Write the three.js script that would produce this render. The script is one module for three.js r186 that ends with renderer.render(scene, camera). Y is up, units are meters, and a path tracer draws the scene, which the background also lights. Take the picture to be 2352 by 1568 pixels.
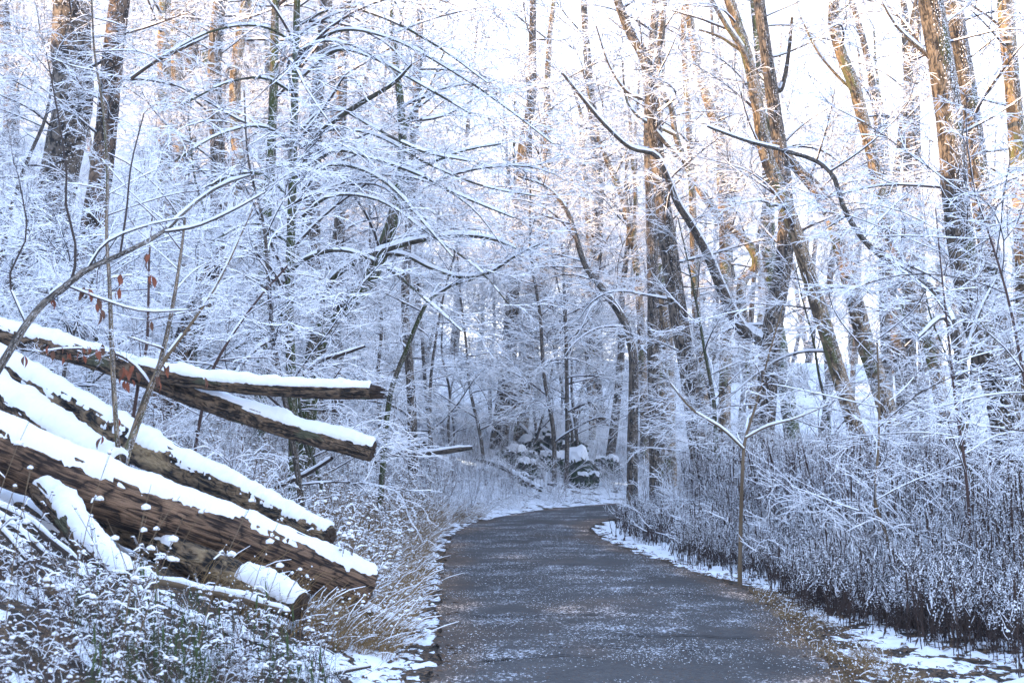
import * as THREE from 'three';
import { ImprovedNoise } from 'three/addons/math/ImprovedNoise.js';
import { mergeGeometries } from 'three/addons/utils/BufferGeometryUtils.js';

// ---------------------------------------------------------------- camera, sky, sun, exposure
const scene = new THREE.Scene();
const W = 2352, H = 1568, F = 3266, EYE = 1.5, PITCH = Math.atan(223 / F);
const camera = new THREE.PerspectiveCamera(2 * Math.atan(784 / F) * 180 / Math.PI, W / H, 0.1, 900);
camera.position.set(0, EYE, 0);
camera.rotation.set(PITCH, 0, 0);
camera.focus = 19; camera.userData.fStop = 5.6;
camera.updateMatrixWorld(true);
const SUN = new THREE.Vector3(-0.90, 0.265, 0.33).normalize();
{
  const w = 512, h = 256, data = new Float32Array(w * h * 4);
  for (let j = 0; j < h; j++) for (let i = 0; i < w; i++) {
    const el = ((j + .5) / h - .5) * Math.PI, az = ((i + .5) / w - .5) * 2 * Math.PI;
    const y = Math.sin(el), x = Math.cos(el) * Math.cos(az), z = Math.cos(el) * Math.sin(az);
    const s = Math.max(0, x * SUN.x + y * SUN.y + z * SUN.z);
    const t = Math.pow(Math.max(0, 1 - Math.max(0, y)), 3.2);      // 1 at the horizon, 0 at the zenith
    const k = (i4, a, b, g) => { data[i4] = a + s ** 6 * g; };
    const o = (j * w + i) * 4;
    k(o, .275 + t * .98, 0, .35); k(o + 1, .415 + t * .84, 0, .27); k(o + 2, .70 + t * .56, 0, .15);
    data[o + 3] = 1;
  }
  const sky = new THREE.DataTexture(data, w, h, THREE.RGBAFormat, THREE.FloatType);
  sky.mapping = THREE.EquirectangularReflectionMapping; sky.magFilter = THREE.LinearFilter; sky.needsUpdate = true;
  scene.background = sky; scene.environment = sky;
}
const sun = new THREE.DirectionalLight(new THREE.Color().setRGB(1, .64, .29), 4.4);
sun.position.copy(SUN).multiplyScalar(80).add(new THREE.Vector3(0, 0, -25)); sun.target.position.set(0, 0, -25);
sun.castShadow = true; sun.shadow.mapSize.set(4096, 4096);
Object.assign(sun.shadow.camera, { left: -60, right: 60, top: 60, bottom: -60, near: 1, far: 220 });
scene.add(sun, sun.target);
const renderer = new THREE.WebGLRenderer({ antialias: true });
renderer.shadowMap.enabled = true;
renderer.toneMapping = THREE.LinearToneMapping; renderer.toneMappingExposure = 3.2;
scene.fog = new THREE.FogExp2(new THREE.Color().setRGB(.80, .88, 1.0), 0.0011);

// ---------------------------------------------------------------- helpers
const V = (x = 0, y = 0, z = 0) => new THREE.Vector3(x, y, z);
function rng(seed) { let a = (seed * 2654435761) >>> 0; return () => { a = (a + 0x6D2B79F5) | 0; let t = Math.imul(a ^ (a >>> 15), 1 | a); t = (t + Math.imul(t ^ (t >>> 7), 61 | t)) ^ t; return ((t ^ (t >>> 14)) >>> 0) / 4294967296; }; }
const lerp = THREE.MathUtils.lerp, clamp = THREE.MathUtils.clamp, sstep = THREE.MathUtils.smoothstep;
const PN = new ImprovedNoise();
const noise = (x, y = 0, z = 0) => PN.noise(x + 100.37, y + 50.71, z + 73.13);
const fbm = (x, y, z = 0, n = 4) => { let s = 0, a = .5; for (let i = 0; i < n; i++) { s += a * noise(x, y, z + i * 7.7); x *= 2.07; y *= 2.07; z *= 2.07; a *= .5; } return s; };
// a point of the photograph's frame at distance d down the path
const cp = Math.cos(PITCH), sp = Math.sin(PITCH);
function at(px, py, d) {
  const x = (px - W / 2) / F, y = (H / 2 - py) / F, zy = y * cp + sp, zz = cp - y * sp;
  return V(x * d / zz, EYE + zy * d / zz, -d);
}
const used = {};
function numbered(n) { used[n] = (used[n] || 0) + 1; return used[n] === 1 ? n : n + '_' + String(used[n] - 1).padStart(3, '0'); }
function tag(o, label, category, group, kind) { if (label) o.userData.label = label; if (category) o.userData.category = category; if (group) o.userData.group = group; if (kind) o.userData.kind = kind; return o; }
function thing(name, label, category, pos, group) { const g = new THREE.Group(); g.name = numbered(name); if (pos) g.position.copy(pos); tag(g, label, category, group); scene.add(g); return g; }
function part(name, geo, mat, parent, kind) {
  const m = new THREE.Mesh(geo, mat); m.name = name; m.castShadow = m.receiveShadow = true; if (kind) m.userData.kind = kind;
  if (parent) { if (parent.isGroup && parent.position.lengthSq() > 0 && !geo.userData.local) { geo.translate(-parent.position.x, -parent.position.y, -parent.position.z); geo.userData.local = true; } parent.add(m); } else scene.add(m);
  return m;
}
// growing buffers: every builder below adds to one of these
class Buf {
  constructor() { this.p = []; this.n = []; this.u = []; this.i = []; }
  v(x, y, z, nx, ny, nz, u = 0, w = 0) { this.p.push(x, y, z); this.n.push(nx, ny, nz); this.u.push(u, w); return this.p.length / 3 - 1; }
  t(a, b, c) { this.i.push(a, b, c); }
  get empty() { return !this.i.length; }
  geo(smooth = true) {
    const g = new THREE.BufferGeometry();
    g.setAttribute('position', new THREE.Float32BufferAttribute(this.p, 3));
    g.setAttribute('uv', new THREE.Float32BufferAttribute(this.u, 2)); g.setIndex(this.i);
    if (smooth === 'calc') g.computeVertexNormals(); else if (smooth) g.setAttribute('normal', new THREE.Float32BufferAttribute(this.n, 3));
    return g;
  }
}
const UP = V(0, 1, 0);
function tangents(pts) { return pts.map((p, i) => V().subVectors(pts[Math.min(i + 1, pts.length - 1)], pts[Math.max(i - 1, 0)]).normalize()); }
// smooth curve through control points [Vector3], with radii, n samples
function spline(ctrl, radii, n) {
  if (ctrl.length === 2) ctrl = [ctrl[0], ctrl[0].clone().lerp(ctrl[1], .5), ctrl[1]], radii = [radii[0], (radii[0] + radii[1]) / 2, radii[1]];
  const c = new THREE.CatmullRomCurve3(ctrl, false, 'centripetal'), P = [], R = [];
  for (let i = 0; i <= n; i++) { const t = i / n; P.push(c.getPoint(t)); const f = t * (radii.length - 1), k = Math.min(Math.floor(f), radii.length - 2); R.push(lerp(radii[k], radii[k + 1], f - k)); }
  return [P, R];
}
// o.frame 'x' measures the angle round a standing trunk from world x, 'up' from the top of a lying log
function addTube(b, P, R, sides, o = {}) {
  const T = tangents(P); let ref = null, len = 0; const vs = o.vs || 1;
  for (let i = 0; i < P.length; i++) {
    const t = T[i]; let a;
    if (o.frame === 'x') a = V(1, 0, 0).addScaledVector(t, -t.x).normalize();
    else if (o.frame === 'up') a = V(0, 1, 0).addScaledVector(t, -t.y).normalize();
    else { if (!ref) ref = Math.abs(t.y) > .8 ? V(1, 0, 0) : V(0, 1, 0); a = ref.clone().addScaledVector(t, -ref.dot(t)).normalize(); ref = a; }
    const c = V().crossVectors(a, t);
    if (i) len += P[i].distanceTo(P[i - 1]);
    for (let k = 0; k <= sides; k++) {
      const th = k / sides * Math.PI * 2, ca = Math.cos(th), sa = Math.sin(th), q = o.bump ? 1 + o.bump(k % sides, sides, len, R[i]) : 1;
      const nx = a.x * ca + c.x * sa, ny = a.y * ca + c.y * sa, nz = a.z * ca + c.z * sa, r = R[i] * q;
      b.v(P[i].x + nx * r, P[i].y + ny * r, P[i].z + nz * r, nx, ny, nz, k / sides * (o.us || 1), len * vs);
    }
    if (i) { const s = sides + 1, q = b.p.length / 3 - s; for (let k = 0; k < sides; k++) { b.t(q - s + k, q + k, q - s + k + 1); b.t(q - s + k + 1, q + k, q + k + 1); } }
  }
  if (o.cap) for (const e of [0, P.length - 1]) {
    const s = sides + 1, first = b.p.length / 3 - (P.length - e) * s + (e ? 0 : 0), base = e ? b.p.length / 3 - s : first, d = e ? T[e] : T[e].clone().negate();
    if (o.cap === 'end' && !e) continue;
    const m = b.v(P[e].x, P[e].y, P[e].z, d.x, d.y, d.z); for (let k = 0; k < sides; k++) e ? b.t(base + k + 1, base + k, m) : b.t(base + k, base + k + 1, m);
  }
}
// snow lying along the upper side of a stem or log; seg = points across
function addSnow(b, P, R, o) {
  const T = tangents(P), n = o.across || 4, rnd = o.rnd || (() => .5); let prev = -1, len = 0;
  for (let i = 0; i < P.length; i++) {
    if (i) len += P[i].distanceTo(P[i - 1]);
    const t = T[i], side = V().crossVectors(t, UP), flat = side.length(); side.normalize();
    const up = V().crossVectors(side, t);
    const on = flat > (o.min || .35) && !(o.gap && noise(P[i].x * o.gf + o.seed, P[i].z * o.gf, P[i].y * o.gf) < o.gap);
    if (!on) { prev = -1; continue; }
    const k0 = b.p.length / 3, r = R[i], h = (o.h + (o.hr || 0) * r) * flat * (1 + (o.hn || 0) * noise(len * (o.fn || 6), o.seed || 0, 1)) * (i === 0 || i === P.length - 1 ? .35 : 1);
    const ragged = (q) => (o.en || 0) * (1.3 * noise(len * (o.fe || 9) * .16, q, o.seed || 0) + .45 * noise(len * (o.fe || 9) * .9, q + 5, o.seed || 0) + .5 * noise(len * (o.fe || 9) * 3.4, q + 9, o.seed || 0) + .4 * noise(len * (o.fe || 9) * 8, q + 2, o.seed || 0)), e1 = (o.ang || 1.1) + ragged(3), e2 = (o.ang2 || o.ang || 1.1) + ragged(19);
    for (let k = 0; k <= n; k++) {
      const f = k / n, th = lerp(-e1, e2, f), w = Math.sin(f * Math.PI), rr = r * (1.01 - (o.sink || 0) * (1 - w)) + h * Math.pow(w, o.pw || .55) * (1 + (o.hn ? .4 * noise(len * 14, k * 1.7, o.seed || 0) + .3 * noise(len * 33, k * 3.1, o.seed || 0) : 0)) - (k === 0 || k === n ? r * .04 : 0), ws = o.wide || 0;
      const sx = Math.sin(th) * (rr + ws), cx = Math.cos(th) * rr, nx = side.x * Math.sin(th) + up.x * Math.cos(th), ny = side.y * Math.sin(th) + up.y * Math.cos(th), nz = side.z * Math.sin(th) + up.z * Math.cos(th);
      b.v(P[i].x + side.x * sx + up.x * cx, P[i].y + side.y * sx + up.y * cx, P[i].z + side.z * sx + up.z * cx, nx, ny, nz, f * .2, len);
    }
    if (prev >= 0) for (let k = 0; k < n; k++) { b.t(prev + k, prev + k + 1, k0 + k); b.t(prev + k + 1, k0 + k + 1, k0 + k); }
    prev = k0;
  }
}

// ---------------------------------------------------------------- procedural textures
function hash2(x, y, s) { let h = Math.imul(x, 374761393) ^ Math.imul(y, 668265263) ^ Math.imul(s, 2246822519); h = Math.imul(h ^ (h >>> 13), 1274126177); return ((h ^ (h >>> 16)) >>> 0) / 4294967296; }
function vnoise(x, y, px, py, s) { // periodic value noise
  const ix = Math.floor(x), iy = Math.floor(y), fx = x - ix, fy = y - iy, u = fx * fx * (3 - 2 * fx), v = fy * fy * (3 - 2 * fy), m = (a, p) => ((a % p) + p) % p;
  return lerp(lerp(hash2(m(ix, px), m(iy, py), s), hash2(m(ix + 1, px), m(iy, py), s), u), lerp(hash2(m(ix, px), m(iy + 1, py), s), hash2(m(ix + 1, px), m(iy + 1, py), s), u), v);
}
function texture(w, h, fn, srgb) {
  const d = new Uint8Array(w * h * 4);
  for (let j = 0; j < h; j++) for (let i = 0; i < w; i++) { const c = fn(i / w, j / h, i, j), o = (j * w + i) * 4; for (let k = 0; k < 3; k++) { const x = clamp(c[k], 0, 1); d[o + k] = 255 * (srgb ? (x < .0031308 ? 12.92 * x : 1.055 * Math.pow(x, 1 / 2.4) - .055) : x); } d[o + 3] = 255; }
  const t = new THREE.DataTexture(d, w, h); t.wrapS = t.wrapT = THREE.RepeatWrapping; t.magFilter = THREE.LinearFilter; t.minFilter = THREE.LinearMipmapLinearFilter; t.generateMipmaps = true; if (srgb) t.colorSpace = THREE.SRGBColorSpace; t.needsUpdate = true; return t;
}
// bark: long furrows, lichen and moss patches, grains of blown snow stuck on one side
function barkMaterial(o) {
  const s = o.seed, nu = o.nu || 26, nv = o.nv || 14, w = o.w || 256, h = o.h || 512;
  const oct = (u, v, n, m, q) => vnoise(u * n + q, v * m, n, m, s + n);
  const furrow = (u, v) => { const q = (vnoise(u * 6, v * 10, 6, 10, s + 9) * 1.8 + .7 * vnoise(u * 16, v * 30, 16, 30, s + 10)) * (o.warp ?? 1); const a = 1 - Math.abs(oct(u, v, nu, nv, q) * 2 - 1), b = 1 - Math.abs(oct(u, v, nu * 2, Math.round(nv * 2.4), q * 2) * 2 - 1), c = oct(u, v, nu * 4, nv * 6, q * 4), e = 1 - Math.abs(vnoise(u * nu * .6 + q * .5, v * nv * 2.6 + q * 3, Math.round(nu * .6), Math.round(nv * 2.6), s + 40) * 2 - 1); return clamp(.50 * a + .34 * b + .34 * c - .34 * Math.pow(e, 6) - .06, 0, 1); };
  const patch = (u, v) => .55 * vnoise(u * 4, v * 6, 4, 6, s + 2) + .3 * vnoise(u * 12, v * 18, 12, 18, s + 3) + .15 * vnoise(u * 40, v * 60, 40, 60, s + 4);
  const map = texture(w, h, (u, v) => {
    const f = furrow(u, v), p = patch(u, v), g = .72 + .56 * hash2(Math.floor(u * w), Math.floor(v * h), s);
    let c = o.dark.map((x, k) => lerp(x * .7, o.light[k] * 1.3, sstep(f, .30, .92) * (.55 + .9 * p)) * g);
    if (o.moss) { const m = sstep(p, o.mossAt || .56, (o.mossAt || .56) + .14); c = c.map((x, k) => lerp(x, o.moss[k] * g, m)); }
    if (o.specks) { // grains of snow, thickest on the weather side (u near 0, which is the side towards world x)
      const du = Math.abs(((u - .07 + 1.5) % 1) - .5), cov = o.specks * (1 - sstep(du, .12, .27));
      for (const [n, k] of [[40, 0], [64, 1]]) { const cx = Math.floor(u * n), cy = Math.floor(v * n * 2.2), hx = hash2(cx, cy, s + 20 + k), ox = u * n - cx - .5 - (hash2(cx, cy, s + 30) - .5) * .5, oy = v * n * 2.2 - cy - .5 - (hash2(cx, cy, s + 31) - .5) * .5; if (hx < cov * (k ? .62 : .5) && Math.hypot(ox * 1.25, oy) < .16 + .3 * hash2(cx, cy, s + 32)) c = [.84, .87, .92]; }
    }
    return c;
  }, true);
  const bump = texture(w, h, (u, v) => { const f = furrow(u, v); return [f, f, f]; });
  map.repeat.set(1, 1); 
  return new THREE.MeshStandardMaterial({ map, bumpMap: bump, bumpScale: o.bump || .02, roughness: .95 });
}
const mat = (r, g, b, rough = .95, extra = {}) => new THREE.MeshStandardMaterial({ color: new THREE.Color().setRGB(r, g, b), roughness: rough, ...extra });
const snowGrain = texture(256, 256, (u, v) => { const q = .5 * vnoise(u * 24, v * 24, 24, 24, 5) + .5 * vnoise(u * 90, v * 90, 90, 90, 6); return [q, q, q]; });
const M = {
  greyBark: barkMaterial({ seed: 3, dark: [.028, .023, .020], light: [.15, .122, .095], specks: .25 }),
  speckBark: barkMaterial({ seed: 5, dark: [.024, .020, .017], light: [.145, .115, .085], specks: .95, moss: [.06, .062, .025], mossAt: .66 }),
  mossBark: barkMaterial({ seed: 8, dark: [.03, .026, .02], light: [.13, .11, .08], specks: .35, moss: [.055, .07, .018], mossAt: .52 }),
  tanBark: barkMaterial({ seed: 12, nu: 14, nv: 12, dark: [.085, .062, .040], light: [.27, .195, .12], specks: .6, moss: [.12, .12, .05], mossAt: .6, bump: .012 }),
  paleBark: barkMaterial({ seed: 14, nu: 10, nv: 20, dark: [.05, .043, .036], light: [.17, .145, .12], specks: .3, bump: .006 }),
  shagBark: barkMaterial({ seed: 17, nu: 12, nv: 4, dark: [.025, .018, .014], light: [.16, .11, .075], specks: .15, bump: .05 }),
  twig: mat(.050, .038, .034), twigRed: mat(.075, .045, .038), twigTan: mat(.16, .115, .07), stemDark: mat(.052, .033, .026), grassTan: mat(.25, .165, .075), stemGreen: mat(.055, .075, .030),
  snow: mat(.86, .885, .93, .85, { bumpMap: snowGrain, bumpScale: .004 }), twigSnow: mat(.86, .885, .93, .9),
  leaf: mat(.22, .065, .030, .8, { side: THREE.DoubleSide }), leafDull: mat(.12, .055, .032, .85, { side: THREE.DoubleSide }), litter: mat(.13, .075, .04, .9, { side: THREE.DoubleSide }), greenLeaf: mat(.05, .085, .022, .8, { side: THREE.DoubleSide }),
};

// ---------------------------------------------------------------- lie of the land
// left edge of the path as (x, distance); the wooded bank rises on its far side
const LE = [[-.1, -20], [-.30, 3], [-.47, 8.7], [-.64, 12.5], [-.84, 17.9], [-.92, 21.0], [-.78, 24.3], [-.22, 27.2], [.68, 30], [2.2, 32.6], [5, 35.5], [12, 39], [40, 46], [120, 60]];
const RE = [[2.6, -20], [2.2, 3], [2.02, 8.7], [2.25, 11.9], [2.28, 13.9], [2.0, 16.2], [1.62, 18.6], [1.32, 21.5], [1.28, 23.6], [1.6, 25.6], [2.4, 27.6], [4.0, 29.8], [6.6, 32], [13, 35.4], [41, 42], [121, 56]];
function signed(poly, x, d) { // distance to a polyline, positive on its left
  let best = 1e9, s = 1;
  for (let i = 0; i + 1 < poly.length; i++) {
    const [ax, ad] = poly[i], [bx, bd] = poly[i + 1], ux = bx - ax, ud = bd - ad, L = ux * ux + ud * ud, t = clamp(((x - ax) * ux + (d - ad) * ud) / L, 0, 1), qx = x - ax - ux * t, qd = d - ad - ud * t, q = Math.hypot(qx, qd);
    if (q < best - 1e-7) { best = q; s = ux * (d - ad) - ud * (x - ax) > 0 ? 1 : -1; }
  }
  return best * s;
}
function ground(x, d) {
  const s = signed(LE, x, d), r = -signed(RE, x, d);
  let h = 0;
  if (s > 0) {
    const q = Math.max(0, s - .25), left = sstep(-x, 2, 6.5), soft = q * q / (q + .35);
    const back = sstep(d, 23, 31) * (1 - left); h = lerp(.42, .17, back) * Math.min(soft, 3.5) + lerp(lerp(.30, .58, left), .24, back) * Math.max(0, Math.min(soft, 9) - 3.5) + lerp(.13, .45, sstep(-x, 5, 14)) * Math.max(0, Math.min(soft, 38) - 9) + .05 * Math.max(0, soft - 38);
    h += sstep(s, .6, 3) * (.16 * fbm(x * .55, d * .55, 2, 3) + .10 * noise(x * 1.7, d * 1.7, 5));
  }
  if (r > 0) h += -.04 * sstep(r, 0, .5) + .06 * sstep(r, .4, 2.5) + sstep(r, .5, 3) * .10 * fbm(x * .6, d * .6, 8, 3) + .05 * Math.max(0, r - 25);
  if (s < 0 && r < 0) h -= .012 * clamp(Math.min(-s, -r) / .3, 0, 1) + .002;
  return h;
}
function gridGeo(x0, x1, d0, d1, step, height, uvScale = 1) {
  const nx = Math.round((x1 - x0) / step), nd = Math.round((d1 - d0) / step), b = new Buf();
  for (let j = 0; j <= nd; j++) for (let i = 0; i <= nx; i++) { const x = lerp(x0, x1, i / nx), d = lerp(d0, d1, j / nd); b.v(x, height(x, d), -d, 0, 1, 0, x * uvScale, d * uvScale); }
  for (let j = 0; j < nd; j++) for (let i = 0; i < nx; i++) { const a = j * (nx + 1) + i, c = a + nx + 1; b.t(a, a + 1, c); b.t(a + 1, c + 1, c); }
  return b;
}
// how deep the snow lies over the soil; below zero the soil shows
function snowDepth(x, d) {
  const s = signed(LE, x, d), r = -signed(RE, x, d), e = Math.max(s, r);
  if (e < -.02) return -.05;
  const n = fbm(x * 3.1, d * 2.2, 4, 3) + .55 * noise(x * 11, d * 7, 9) + .25 * noise(x * 26, d * 17, 3);
  const verge = s > r ? lerp(-.10, .16, sstep(e, .0, .5)) - .34 * sstep(1.7 - Math.abs(s - 2.0), 0, .8) * sstep(11.5 - d, 0, 2.5) : lerp(-.5, .02, sstep(e, .02, .5)) + .42 * sstep(d, 14.5, 17);
  return clamp(.07 * (n + verge), -.04, .06);
}
{
  const soil = texture(512, 512, (u, v) => { const a = vnoise(u * 16, v * 16, 16, 16, 1), b = vnoise(u * 70, v * 70, 70, 70, 2), c = vnoise(u * 190, v * 190, 190, 190, 3), k = .45 + .6 * b + .5 * (c - .5); const l = sstep(a * .6 + b * .6, .55, .8); return [lerp(.055, .17, l) * k, lerp(.042, .105, l) * k, lerp(.03, .058, l) * k]; }, true);
  const soilBump = texture(512, 512, (u, v) => { const q = .5 * vnoise(u * 40, v * 40, 40, 40, 2) + .5 * vnoise(u * 150, v * 150, 150, 150, 3); return [q, q, q]; });
  const soilMat = new THREE.MeshStandardMaterial({ map: soil, bumpMap: soilBump, bumpScale: .03, roughness: 1 });
  // fine sheet where one can see the soil, coarse sheet to the horizon with a hole cut for it
  const fine = [-7.2, 7.2, 3.2, 36.8];
  const g1 = part('ground', gridGeo(fine[0], fine[1], fine[2], fine[3], .12, ground, .9).geo('calc'), soilMat); tag(g1, 'leaf-littered soil beside the path', null, null, 'structure');
  const inside = (x, d) => x > fine[0] + .01 && x < fine[1] - .01 && d > fine[2] + .01 && d < fine[3] - .01;
  const cut = (b) => { const out = []; for (let k = 0; k < b.i.length; k += 3) { let x = 0, d = 0; for (let q = 0; q < 3; q++) { x += b.p[b.i[k + q] * 3] / 3; d -= b.p[b.i[k + q] * 3 + 2] / 3; } if (!inside(x, d)) out.push(b.i[k], b.i[k + 1], b.i[k + 2]); } b.i = out; return b; };
  const far = part('snowy_ground', cut(gridGeo(-72, 72, -22.4, 121.6, .8, (x, d) => ground(x, d) + .02, .9)).geo('calc'), M.snow); tag(far, 'snow covered forest floor and hillside', null, null, 'structure');
  const rim = part('distant_ground', cut2(gridGeo(-160, 160, -64, 256, 16, (x, d) => ground(x, d) - .35, .5)).geo('calc'), M.snow); tag(rim, 'snowy land far beyond the wood', null, null, 'structure');
  function cut2(b) { const out = []; for (let k = 0; k < b.i.length; k += 3) { let x = 0, d = 0; for (let q = 0; q < 3; q++) { x += b.p[b.i[k + q] * 3] / 3; d -= b.p[b.i[k + q] * 3 + 2] / 3; } if (!(x > -72 && x < 72 && d > -22 && d < 121)) out.push(b.i[k], b.i[k + 1], b.i[k + 2]); } b.i = out; return b; }
  // snow lies as its own uneven sheet; where it is thin the soil comes through
  const sheet = (x0, x1, d0, d1, st) => { const b = gridGeo(x0, x1, d0, d1, st, (x, d) => ground(x, d) + snowDepth(x, d), .9), out = []; for (let k = 0; k < b.i.length; k += 3) { let m = -1; for (let q = 0; q < 3; q++) { const o = b.i[k + q] * 3; m = Math.max(m, b.p[o + 1] - ground(b.p[o], -b.p[o + 2])); } if (m > -.004) out.push(b.i[k], b.i[k + 1], b.i[k + 2]); } b.i = out; return b.geo('calc'); };
  tag(part('snow_cover', sheet(-3.2, 5.2, 4.4, 17.2, .045), M.snow), 'patchy thin snow on the near verges', null, null, 'structure');
  tag(part('snow_cover_001', sheet(-7.2, -3.2, 3.2, 17.2, .11), M.snow), 'thin snow on the near bank', null, null, 'structure');
  tag(part('snow_cover_002', sheet(5.2, 7.2, 3.2, 17.2, .11), M.snow), 'thin snow among the weeds', null, null, 'structure');
  tag(part('snow_cover_003', sheet(-7.2, 7.2, 17.2, 36.8, .09), M.snow), 'thin snow on the far verges', null, null, 'structure');
}

// ---------------------------------------------------------------- the path
const pathCurve = (poly) => new THREE.CatmullRomCurve3(poly.map(([x, d]) => V(x, 0, -d)), false, 'centripetal');
{
  const L = pathCurve(LE.slice(0, 12)), R = pathCurve(RE.slice(0, 14)), b = new Buf(), n = 260, m = 26; let len = 0, prev = null;
  const pos = [];
  for (let j = 0; j <= n; j++) {
    const l = L.getPointAt(j / n), r = R.getPointAt(j / n); const mid = l.clone().add(r).multiplyScalar(.5); if (prev) len += mid.distanceTo(prev); prev = mid;
    for (let i = 0; i <= m; i++) { const f = i / m, e = (i === 0 ? -1 : i === m ? 1 : 0), p = l.clone().lerp(r, f); const wob = e * .07 * noise(p.z * 2.1, e * 3, 4) + e * .05 * noise(p.z * 7, e, 2); b.v(p.x + wob, .016 + .02 * Math.sin(f * Math.PI) + .006 * noise(p.x * 1.5, p.z * 1.5, 3), p.z, 0, 1, 0, p.x, -p.z); }
    if (j) { const a = (j - 1) * (m + 1), c = j * (m + 1); for (let i = 0; i < m; i++) { b.t(a + i, a + i + 1, c + i); b.t(a + i + 1, c + i + 1, c + i); } }
  }
  const g = b.geo('calc'), col = [];
  // tone of the asphalt itself: worn patches and films of brown litter
  for (let k = 0; k < b.p.length; k += 3) { const x = b.p[k], d = -b.p[k + 2], s = -signed(LE, x, d), r = signed(RE, x, d), e = Math.min(s, r); const lit = clamp(sstep(fbm(x * .9, d * .55, 3, 4) + .45 * (1 - sstep(e, .05, .5)), .08, .5), 0, 1) * .75, w = 1 + .9 * fbm(x * .8, d * .45, 11, 4); col.push(lerp(.95, 1.75, lit) * w, lerp(.95, 1.15, lit) * w, lerp(.97, .72, lit) * w); }
  g.setAttribute('color', new THREE.Float32BufferAttribute(col, 3));
  const N = 1024, P = 4; // metres covered by the texture
  const map = texture(N, N, (u, v, i, j) => {
    const st = hash2(i >> 1, j >> 1, 7), f = vnoise(u * 160, v * 160, 160, 160, 1), q = vnoise(u * 24, v * 24, 24, 24, 2), z = vnoise(u * 7, v * 9, 7, 9, 6);
    let k = .055 * (.55 + .5 * f + .55 * (st - .3)) * (.8 + .4 * q);
    let c = [k * 1.05, k, k * .97];
    const crumb = hash2(i >> 2, j >> 2, 9); if (crumb > .965 && q > .4) c = [.085, .048, .028].map((y) => y * (.6 + .8 * st));
    // dry powder snow caught in the pits of the surface
    const dust = vnoise(u * 300, v * 300, 300, 300, 11), m = sstep(dust + .30 * q + .42 * z, 1.2, 1.34); c = c.map((x, n) => lerp(x, [.78, .81, .86][n], m * .85));
    return c;
  }, true);
  const bm = texture(512, 512, (u, v) => { const q = .6 * vnoise(u * 130, v * 130, 130, 130, 1) + .4 * vnoise(u * 260, v * 260, 260, 260, 4); return [q, q, q]; });
  map.repeat.set(1 / P, 1 / P); bm.repeat.set(1 / 2, 1 / 2);
  const o = part('path', g, new THREE.MeshStandardMaterial({ map, bumpMap: bm, bumpScale: .009, roughness: .82, vertexColors: true })); tag(o, 'cracked asphalt footpath bending out of sight, dusted with snow', null, null, 'structure');
  // cracks across the asphalt
  const r = rng(71), crackMat = mat(.012, .011, .010);
  const crack = (pts, w) => { const cb = new Buf(); pts.forEach(([x, d, k = 1], i) => { const y = .046; const a = Math.max(0, i - 1), z = Math.min(pts.length - 1, i + 1), tx = pts[z][0] - pts[a][0], td = pts[z][1] - pts[a][1], L = Math.hypot(tx, td), ox = -td / L * w * k, od = tx / L * w * k; const yy = (q, e) => .016 + .02 * Math.sin(clamp((q - lerp2(LE, e)) / (lerp2(RE, e) - lerp2(LE, e)), 0, 1) * Math.PI) + .011; cb.v(x + ox, yy(x, d), -d - od, 0, 1, 0); cb.v(x - ox, yy(x, d), -d + od, 0, 1, 0); if (i) { const q = i * 2; cb.t(q - 2, q - 1, q); cb.t(q - 1, q + 1, q); } }); return cb.geo(false); };
  const spots = [[.75, 2.0, 10.75], [-.35, .75, 11.9], [.2, 1.3, 10.1], [-.5, .9, 16.6], [-.6, .7, 19.6], [.9, 1.9, 13.6], [-.2, .6, 9.6]];
  for (const [xa, xb, d] of spots) { const pts = [], n = 26; let dd = d; for (let i = 0; i <= n; i++) { dd += (r() - .5) * .07; pts.push([lerp(xa, xb, i / n), dd, .3 + r()]); } part('crack', crack(pts, .012 + .004 * (d / 12)), crackMat, o); }
}
function lerp2(poly, d) { for (let i = 0; i + 1 < poly.length; i++) if (d <= poly[i + 1][1]) return lerp(poly[i][0], poly[i + 1][0], (d - poly[i][1]) / (poly[i + 1][1] - poly[i][1])); return poly[poly.length - 1][0]; }

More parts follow.
